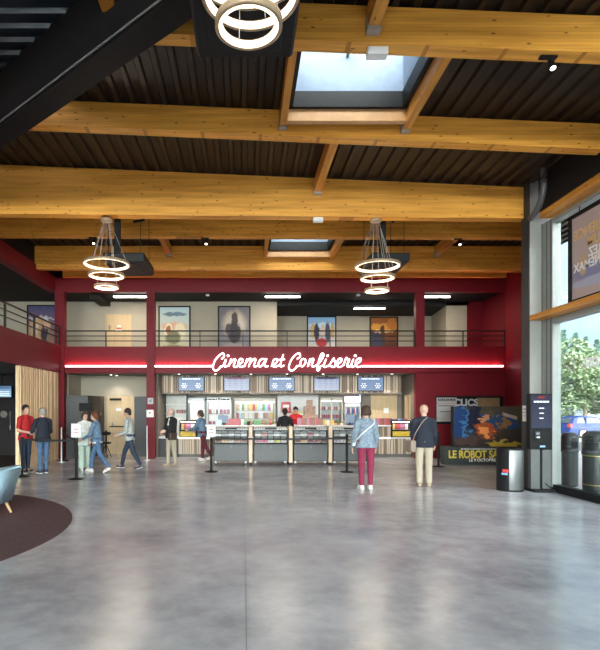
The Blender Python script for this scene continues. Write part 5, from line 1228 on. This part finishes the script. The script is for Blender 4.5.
def person(loc, rz, H, label, skin_c, top, trou, shoe, hair, arms=((.05, .10, .15, 0), (.05, .10, .15, 0)), legs=((.04, .0), (-.04, -.05)), lean=.03,
           head=(0, 0), width=1.0, female=False, short=False, hem=-.10, flare=0, open_front=None, belly=0, shirt=None, curl=.5):
    """arms: (upper pitch, outward, fore pitch, fore outward) right then left; legs: (thigh pitch, shin pitch); faces local +Y; heights in a 1.70 m figure"""
    sc = H / 1.70
    v = lambda *a: np.array(a, float)
    def dr(p, o, side): return v(side * math.sin(o) * math.cos(p * .0), math.sin(p) * math.cos(o), -math.cos(p) * math.cos(o))
    # legs first, to set the pelvis height
    J = {}; pel = v(0, 0, 0)
    for i, side in enumerate((1, -1)):
        tp, sp_ = legs[i]; hip = v(side * .088, 0, 0); kn = hip + .425 * dr(tp, .02, side); an = kn + .41 * dr(sp_, .0, side)
        J['hip', i], J['kn', i], J['an', i], J['sp', i] = hip, kn, an, sp_
    lowest = min(J['an', 0][2], J['an', 1][2]); dz = .085 - lowest
    for k in list(J):
        if k[0] in ('hip', 'kn', 'an'): J[k] = J[k] + v(0, 0, dz)
    pel = v(0, 0, dz)
    up = v(0, math.sin(lean), math.cos(lean)); fw = v(0, math.cos(lean), -math.sin(lean))
    sw = .172 * width if not female else .155 * width
    chest = pel + up * .33; sh0 = pel + up * .475; neck = pel + up * .53; hd = neck + up * .125 + fw * .015
    hy, hp = head
    hf = v(-math.sin(hy) * math.cos(hp), math.cos(hy) * math.cos(hp), math.sin(hp)); hf /= np.linalg.norm(hf)
    hr = np.cross(hf, v(0, 0, 1)); hr /= np.linalg.norm(hr); hu = np.cross(hr, hf)
    X = lambda a, b, c: hd + hr * a + hf * b + hu * c
    for i, side in enumerate((1, -1)):
        upi, out, fp, fo = arms[i]
        s_ = sh0 + v(side * sw, 0, -.05); el = s_ + .285 * dr(upi, out, side); wr = el + .25 * dr(fp, fo, side)
        J['sh', i], J['el', i], J['wr', i], J['fd', i] = s_, el, wr, dr(fp, fo, side)
    # ---- body
    B = []
    B += [prim(X(0, 0, .02), X(0, -.012, .035), .087, .091, .88, hr), prim(X(0, .035, -.045), X(0, .058, -.07), .052, .036), prim(X(0, .04, -.02), X(0, .05, .02), .058, .056)]
    B += [prim(X(0, .088, .012), X(0, .108, -.022), .008, .014), prim(X(0, .092, -.05), X(0, .094, -.052), .016), prim(X(0, .080, .035), X(0, .082, .035), .02, .02)]
    for sd in (1, -1): B += [prim(X(sd * .073, -.005, .01), X(sd * .076, -.012, -.03), .018, .012, .5, hr)]
    B += [prim(neck - up * .02, X(0, -.015, -.05), .052, .05)]
    B += [prim(neck - up * .03, sh0 + v(-sw * .85, 0, -.04), .045), prim(neck - up * .03, sh0 + v(sw * .85, 0, -.04), .045), prim(chest, pel + up * .38, .122 * width, .105 * width, .75), prim(pel + up * .12, chest, .115 * width, .125 * width, .75), prim(pel + v(-.05, 0, .0), pel + v(.05, 0, 0), .115, .115, .85)]
    for i, side in enumerate((1, -1)):
        s_, el, wr, fd = J['sh', i], J['el', i], J['wr', i], J['fd', i]
        B += [prim(s_, el, .05, .038), prim(el, wr, .038, .026)]
        palm = wr + fd * .055; lat = np.cross(fd, v(side * 1., 0, 0)); nl = np.linalg.norm(lat); lat = lat / nl if nl > .1 else v(0, 1, 0)
        inn = np.cross(lat, fd) * -1; inn = inn if inn[0] * side < 0 else -inn
        B += [prim(wr + fd * .01, wr + fd * .07, .026, .036, .45, inn)]
        for f in range(4):
            off = lat * (-.030 + .020 * f); L_ = (.062, .072, .068, .052)[f]
            a = wr + fd * .085 + off; b = a + fd * L_ * .5 * math.cos(curl * .5) + inn * L_ * .5 * math.sin(curl * .5); c = b + fd * L_ * .5 * math.cos(curl) + inn * L_ * .5 * math.sin(curl)
            B += [prim(a, b, .0095, .009), prim(b, c, .009, .008)]
        a = wr + fd * .03 + lat * .028 * (1 if side > 0 else 1); b = a + fd * .035 + lat * .02 + inn * .01; c = b + fd * .028 + inn * .008
        B += [prim(a, b, .012, .011), prim(b, c, .011, .009)]
        hip, kn, an = J['hip', i], J['kn', i], J['an', i]
        B += [prim(hip, kn, .078, .052), prim(kn, an, .050, .034), prim(an, an + v(0, .10, -.055), .032, .026)]
    skm = mat('skin_%02d_%02d' % (int(skin_c[0] * 99), int(skin_c[2] * 99)), skin_c, .5, noise=.05)
    body = solid('person', B, .0085, skm, None, .012)
    body['label'] = label; body['category'] = 'person'
    for sd in (1, -1):
        e = link('eye', MB_eye(), body, tuple(X(sd * .032, .088, .012)))
    # ---- hair
    kind, hc = hair; hm = mat('hair_%s_%02d' % (kind, int(hc[0] * 999)), hc, .7, noise=.4, nscale=60)
    facecut = (X(0, .045, .03), hf * .82 - hu * .55)
    if kind == 'short': solid('hair', [prim(X(0, -.004, .03), X(0, -.016, .045), .096, .099, .89, hr), prim(X(0, -.05, -.02), X(0, -.055, -.04), .055, .045)], .008, hm, body, .03, [facecut])
    elif kind == 'ring': solid('hair', [prim(X(0, -.03, -.0), X(0, -.035, -.02), .092, .082, .95, hr)], .008, hm, body, .02, [(X(0, .0, .02), hf), (X(0, 0, .035), hu)])
    elif kind == 'bob': solid('hair', [prim(X(0, -.006, .03), X(0, -.018, .045), .1, .104, .91, hr), prim(X(0, -.05, -.03), X(0, -.055, -.075), .075, .06), prim(X(.05, -.03, 0), X(.055, -.02, -.07), .04, .03), prim(X(-.05, -.03, 0), X(-.055, -.02, -.07), .04, .03)], .009, hm, body, .03, [facecut])
    elif kind == 'wavy': solid('hair', [prim(X(0, -.006, .03), X(0, -.018, .045), .102, .105, .93, hr), prim(X(.04, -.045, -.01), X(-.04, -.05, -.03), .066, .066)] + [prim(X(.075 * math.cos(a), -.03 + .06 * math.sin(a) - .02, -.02 + .02 * math.sin(3 * a)), X(.07 * math.cos(a), -.02 + .06 * math.sin(a) - .02, .03), .03) for a in (-.1, -.7, -1.3, -1.9, -2.5, -3.1)], .008, hm, body, .02, [facecut, (X(0, 0, -.058), -hu)])
    elif kind == 'bun': solid('hair', [prim(X(0, -.006, .03), X(0, -.018, .045), .1, .104, .91, hr), prim(X(0, -.09, -.01), X(0, -.10, -.05), .05, .055), prim(X(0, -.05, -.03), X(0, -.06, -.05), .06, .05)], .009, hm, body, .03, [facecut])
    # ---- trousers
    tf = 1.0 + flare
    Tp = [prim(pel + v(-.045, 0, .02), pel + v(.045, 0, .02), .128 * width, .128 * width, .88), prim(pel + v(0, -.02, .0), pel + v(0, -.025, .02), .12), prim(pel + up * .1, pel + up * .02, .118 * width, .122 * width, .85)]
    for i, side in enumerate((1, -1)):
        hip, kn, an = J['hip', i], J['kn', i], J['an', i]
        Tp += [prim(hip + v(0, -.01, 0), kn, .094, .066 * tf), prim(kn, an + v(0, 0, .03), .064 * tf, .052 * tf * (1 + flare))]
    solid('trousers', Tp, .012, trou, body, .025, [(pel + up * .12, up)])
    # ---- shoes
    for i, side in enumerate((1, -1)):
        an, sp_ = J['an', i], J['sp', i]; pitch = min(0, sp_ + .15) if an[2] > .1 else 0
        td = v(side * .12, math.cos(pitch), math.sin(pitch)); td /= np.linalg.norm(td); dn = v(0, math.sin(pitch) * -1 * -1, -1) if 0 else v(0, 0, -1)
        heel = an + dn * .045 - td * .03; toe = heel + td * .175 + v(0, 0, -.004)
        so = solid('shoe', [prim(an + dn * .01, an + dn * .04, .042, .045), prim(heel, toe, .042, .034)], .009, shoe[0], body, .02, [(heel - v(0, 0, .038), (td[0] * .0, math.sin(pitch) * 1.0, -1))])
        if len(shoe) > 1: solid('sole', [prim(heel - v(0, 0, .024), toe - v(0, 0, .018), .044, .038)], .009, shoe[1], so, .01, [(heel - v(0, 0, .022), (0, -math.sin(pitch), 1)), (heel - v(0, 0, .040), (0, math.sin(pitch), -1))])
    # ---- top
    g = .018
    bl_ = .12 * width + g + belly
    U = [prim(neck - up * .03, sh0 + v(-sw * .92, 0, -.03), .055, .052), prim(neck - up * .03, sh0 + v(sw * .92, 0, -.03), .055, .052), prim(sh0 + v(-sw * .7, 0, -.05), sh0 + v(sw * .7, 0, -.05), .07, None, .85), prim(chest, pel + up * .39, .135 * width + g * .3, .12 * width, .78), prim(pel + up * .1, chest, bl_, .132 * width + g * .3, .82), prim(pel + v(-.04, 0, -.02), pel + up * .1, .128 * width + g, bl_, .88), prim(pel + v(.04, 0, -.02), pel + up * .1, .128 * width + g, bl_, .88),
         prim(pel + v(-.045, 0, -.08), pel + v(.045, 0, -.08), .13 * width + g, .13 * width + g, .88)]
    if female: U += [prim(pel + up * .34 + fw * .05 + v(.06, 0, 0), pel + up * .33 + fw * .06 + v(.06, 0, 0), .065), prim(pel + up * .34 + fw * .05 + v(-.06, 0, 0), pel + up * .33 + fw * .06 + v(-.06, 0, 0), .065)]
    U += [prim(neck - up * .03, neck - up * .0, .075, .062)]
    Sl = []
    for i, side in enumerate((1, -1)):
        s_, el, wr = J['sh', i], J['el', i], J['wr', i]
        if short: Sl += [prim(s_, s_ + (el - s_) * .72, .063, .058)]
        else: Sl += [prim(s_, el, .062, .053), prim(el, el + (wr - el) * .93, .053, .038)]
    tp = solid('polo_shirt' if short else 'jacket', U, .011, top, body, .03, [(pel + up * hem, -up), (neck + up * .008, up)], Sl)
    if shirt:
        solid('shirt', [prim(pel + v(-.04, 0, -.05), pel + v(.04, 0, -.05), .134 * width + g * .6, .134 * width + g * .6, .88), prim(pel, pel + up * .1, .125 * width, .12 * width, .85)], .012, shirt, body, .02, [(pel + up * (hem - .05), -up), (pel + up * (hem + .05), up)])
    if open_front:
        solid('shirt_front', [prim(pel + up * .30 + fw * (.098 + belly), neck + fw * .052, .03, .03, .5, fw)], .009, open_front, tp)
    body.location = loc; body.rotation_euler = (0, 0, rz); body.scale = (sc, sc, sc)
    J = {k: (a * sc if not np.isscalar(a) else a) for k, a in J.items()}
    def world_(p): p = Vector(p); return Vector(loc) + Matrix.Rotation(rz, 3, 'Z') @ p
    body_pts = dict(sh0=world_(sh0 * sc), pel=world_(pel * sc), chest=world_(chest * sc), wr0=world_(J['wr', 0]), wr1=world_(J['wr', 1]), sh_r=world_(J['sh', 0]), sh_l=world_(J['sh', 1]), fw=Matrix.Rotation(rz, 3, 'Z') @ Vector(fw), rt=Matrix.Rotation(rz, 3, 'Z') @ Vector((1, 0, 0)))
    return body, body_pts
_eye = []
def MB_eye():
    if not _eye:
        mb = MB(); bmesh.ops.create_uvsphere(mb.bm, u_segments=10, v_segments=8, radius=.0085)
        me = bpy.data.meshes.new('eye'); mb.bm.to_mesh(me); mb.bm.free(); me.materials.append(mat('dark_eye', (.02, .015, .012), .2)); _eye.append(me)
    return _eye[0]
fabric = lambda n, c, nz=.12: mat(n, c, .85, noise=nz, nscale=22, bump=.25, bscale=40)
SK1 = (.52, .30, .21); SK2 = (.58, .36, .27); SK3 = (.42, .25, .17)
jeans = fabric('blue_jeans', (.065, .13, .24), .3); djeans = fabric('dark_jeans', (.022, .035, .065)); denim = fabric('denim_jacket', (.13, .21, .31), .3)
lden = fabric('light_denim_jacket', (.195, .25, .31), .4); navy = fabric('navy_jacket', (.012, .016, .030)); blackc = fabric('black_cloth', (.010, .010, .012))
beige = fabric('beige_chinos', (.40, .345, .26), .04); redp = fabric('red_polo', (.40, .012, .018)); greyj = fabric('grey_jacket', (.36, .38, .37), .2)
magenta = fabric('magenta_trousers', (.22, .018, .055)); maroon = fabric('maroon_trousers', (.10, .012, .025)); mint = fabric('mint_trousers', (.40, .50, .43)); whitec = fabric('white_cotton', (.68, .68, .66))
shoe_w = (mat('white_shoe', (.7, .67, .62), .6), mat('white_sole', (.8, .8, .78), .6)); shoe_b = (mat('black_shoe', (.02, .02, .022), .5), mat('white_sole', (.8, .8, .78))); shoe_n = (mat('navy_shoe', (.03, .04, .08), .6), mat('white_sole', (.8, .8, .78))); shoe_t = (mat('tan_shoe', (.38, .30, .21), .6),)
dark = (.012, .009, .008); brown = (.055, .028, .016); auburn = (.11, .035, .015); greyh = (.30, .27, .24)

person((PX(25.5, 13.1), 13.1, 0), R(-118), 1.70, 'man in a red polo shirt and dark jeans talking by the pine wall', SK1, redp, djeans, shoe_b, ('short', dark),
       arms=((.1, .22, 1.35, -.5), (.15, .2, 1.25, -.6)), legs=((.06, .0), (-.03, -.06)), short=True, head=(-.1, -.05), lean=.0)
person((PX(43, 13.0), 13.0, 0), R(48), 1.63, 'stocky man in a dark blue jacket and blue jeans facing the man in red', SK2, navy, jeans, shoe_n, ('short', greyh),
       arms=((.25, .18, .9, -.1), (.35, .15, 1.1, .1)), legs=((.05, .0), (-.05, -.08)), width=1.12, belly=.015, head=(.25, -.05))
person((PX(84.5, 13.75), 13.75, 0), R(-150), 1.52, 'woman in pale mint trousers behind the first notice post, half hidden', SK2, whitec, mint, shoe_w, ('bob', brown),
       arms=((.2, .12, .9, -.3), (.1, .12, .5, 0)), legs=((.15, .05), (-.15, -.2)), female=True, flare=.35, head=(.3, -.1))
person((PX(97.5, 13.2), 13.2, 0), R(82), 1.57, 'woman with auburn hair in a denim jacket and blue jeans striding left', SK2, denim, jeans, shoe_w, ('bob', auburn),
       arms=((.15, .1, .8, 0), (.3, .1, 1.1, 0)), legs=((.42, .12), (-.30, -.62)), female=True, hem=-.04, shirt=whitec, lean=.1, head=(.1, -.1))
person((PX(130, 14.0), 14.0, 0), R(84), 1.66, 'young man in a light grey jacket and dark jeans walking left', SK1, greyj, djeans, shoe_n, ('short', dark),
       arms=((-.1, .1, 1.1, 0), (.05, .1, 1.2, 0)), legs=((.42, .2), (-.28, -.5)), lean=.08, head=(0, -.25), hem=-.10)
_, b6 = person((PX(171, 14.6), 14.6, 0), R(140), 1.62, 'older man in a dark jacket and beige trousers looking up at the screens', SK2, blackc, beige, shoe_t, ('ring', greyh),
       arms=((.1, .15, 1.3, -.4), (.2, .12, 1.4, -.6)), legs=((.05, .02), (-.08, -.12)), lean=-.02, head=(-.35, .3), belly=.02, open_front=whitec)
person((PX(202.5, 16.0), 16.0, 0), R(62), 1.57, 'woman in a blue denim shirt and maroon trousers leaning at the left display case', SK2, fabric('blue_chambray', (.12, .19, .28), .2), maroon, shoe_w, ('bun', brown),
       arms=((.5, .1, 1.2, 0), (.5, .1, 1.3, 0)), legs=((.1, .05), (-.4, -.6)), female=True, lean=.12, hem=-.12)
person((PX(285, 16.45), 16.45, 0), R(-8), 1.62, 'customer all in black seen from behind above the candy kiosks', SK1, blackc, blackc, shoe_b, ('bun', dark),
       arms=((.35, .3, .7, .05), (.35, .3, .7, .05)), width=1.05, female=True, hem=-.2)
person((PX(296, 18.35), 18.35, 0), R(165), 1.68, 'staff member in a red shirt bending over behind the counter', SK1, redp, blackc, shoe_b, ('short', dark),
       arms=((.7, .3, .5, .2), (.6, .3, 1.1, .2)), short=False, lean=.12, head=(.2, -.45))
_, b10 = person((PX(366, 10.4), 10.4, 0), R(3), 1.66, 'woman in a light denim jacket and magenta trousers seen from behind', SK2, lden, magenta, shoe_w, ('wavy', brown),
       arms=((.12, .22, .45, .05), (.1, .2, .5, .0)), legs=((.03, .0), (-.03, -.04)), female=True, width=1.15, hem=-.075, head=(.0, .15))
_, b11 = person((PX(424, 10.75), 10.75, 0), R(-12), 1.69, 'bald man in a navy jacket and beige trousers seen from behind', SK2, navy, beige, shoe_t, ('none', greyh),
       arms=((.1, .12, .6, .05), (.2, .12, 1.2, -.1)), legs=((.04, .0), (-.03, -.03)), width=1.1, hem=-.11, belly=.01, head=(.25, .0), flare=.12)

# bags
def strap_curve(pts, r, m, parent=None, name='strap'): return MB().tube(smooth_pts(pts, 6), r, 6).build(name, m, parent)
def bag(name, c, sx, sy, sz, rz, m, label, strap=None, strapm=None, sr=.012):
    mb = MB().box(-sx, sx, -sy, sy, -sz, sz, min(sx, sy, sz) * .45); o = mb.build(name, m, None, True, tuple(c), rz); tag(o, label, 'bag')
    if strap:
        inv = (Matrix.Translation(Vector(c)) @ Matrix.Rotation(rz, 4, 'Z')).inverted()
        strap_curve([inv @ Vector(p) for p in strap], sr, strapm or m, o)
    return o
q = b10; back = -q['fw']
P_ = lambda b, r_, f_, z_: Vector((b['pel'].x, b['pel'].y, 0)) + b['rt'] * r_ + b['fw'] * f_ + Vector((0, 0, z_))
bag('shoulder_bag', P_(q, -.20, .15, .93), .05, .09, .07, 0, whitec, 'small white bag with a white strap worn by the woman in light denim',
    [P_(q, -.215, .10, .97), P_(q, -.20, -.06, 1.0), P_(q, -.13, -.155, 1.10), P_(q, -.0, -.165, 1.21), P_(q, .12, -.14, 1.31), P_(q, .15, -.05, 1.395), P_(q, .10, .05, 1.36)], mat('white_strap', (.65, .68, .68), .6), .014)
q = b11
bag('shoulder_bag', P_(q, -.26, -.02, .83), .06, .12, .12, R(10), mat('taupe_leather', (.25, .19, .15), .5), 'taupe shoulder bag at the left side of the man in navy',
    [P_(q, -.24, -.10, .92), P_(q, -.19, -.15, 1.08), P_(q, -.10, -.16, 1.25), P_(q, -.02, -.13, 1.36), P_(q, .06, -.07, 1.43)], mat('taupe_strap', (.30, .24, .20), .6), .009)
q = b6
bag('shoulder_bag', P_(q, -.19, .12, .84), .06, .13, .10, R(140), mat('brown_leather', (.05, .033, .025), .5), 'brown bag hanging at the hip of the man looking up',
    [P_(q, -.17, .16, .92), P_(q, -.08, .17, 1.08), P_(q, .03, .165, 1.22), P_(q, .12, .10, 1.40)])
bag('mint_tote', (PX(83.5, 13.4), 13.4, .82), .13, .06, .17, R(5), mat('pale_mint_canvas', (.52, .60, .55), .8), 'pale mint tote bag carried by the woman in mint trousers',
    [(PX(83.5, 13.4) - .08, 13.4, .97), (PX(83.5, 13.4) - .05, 13.42, 1.2), (PX(83.5, 13.4) + .05, 13.42, 1.2), (PX(83.5, 13.4) + .08, 13.4, .97)])
for o in scene.objects:
    if o.type == 'MESH' and not o.parent and 'label' not in o: print('UNLABELLED', o.name)
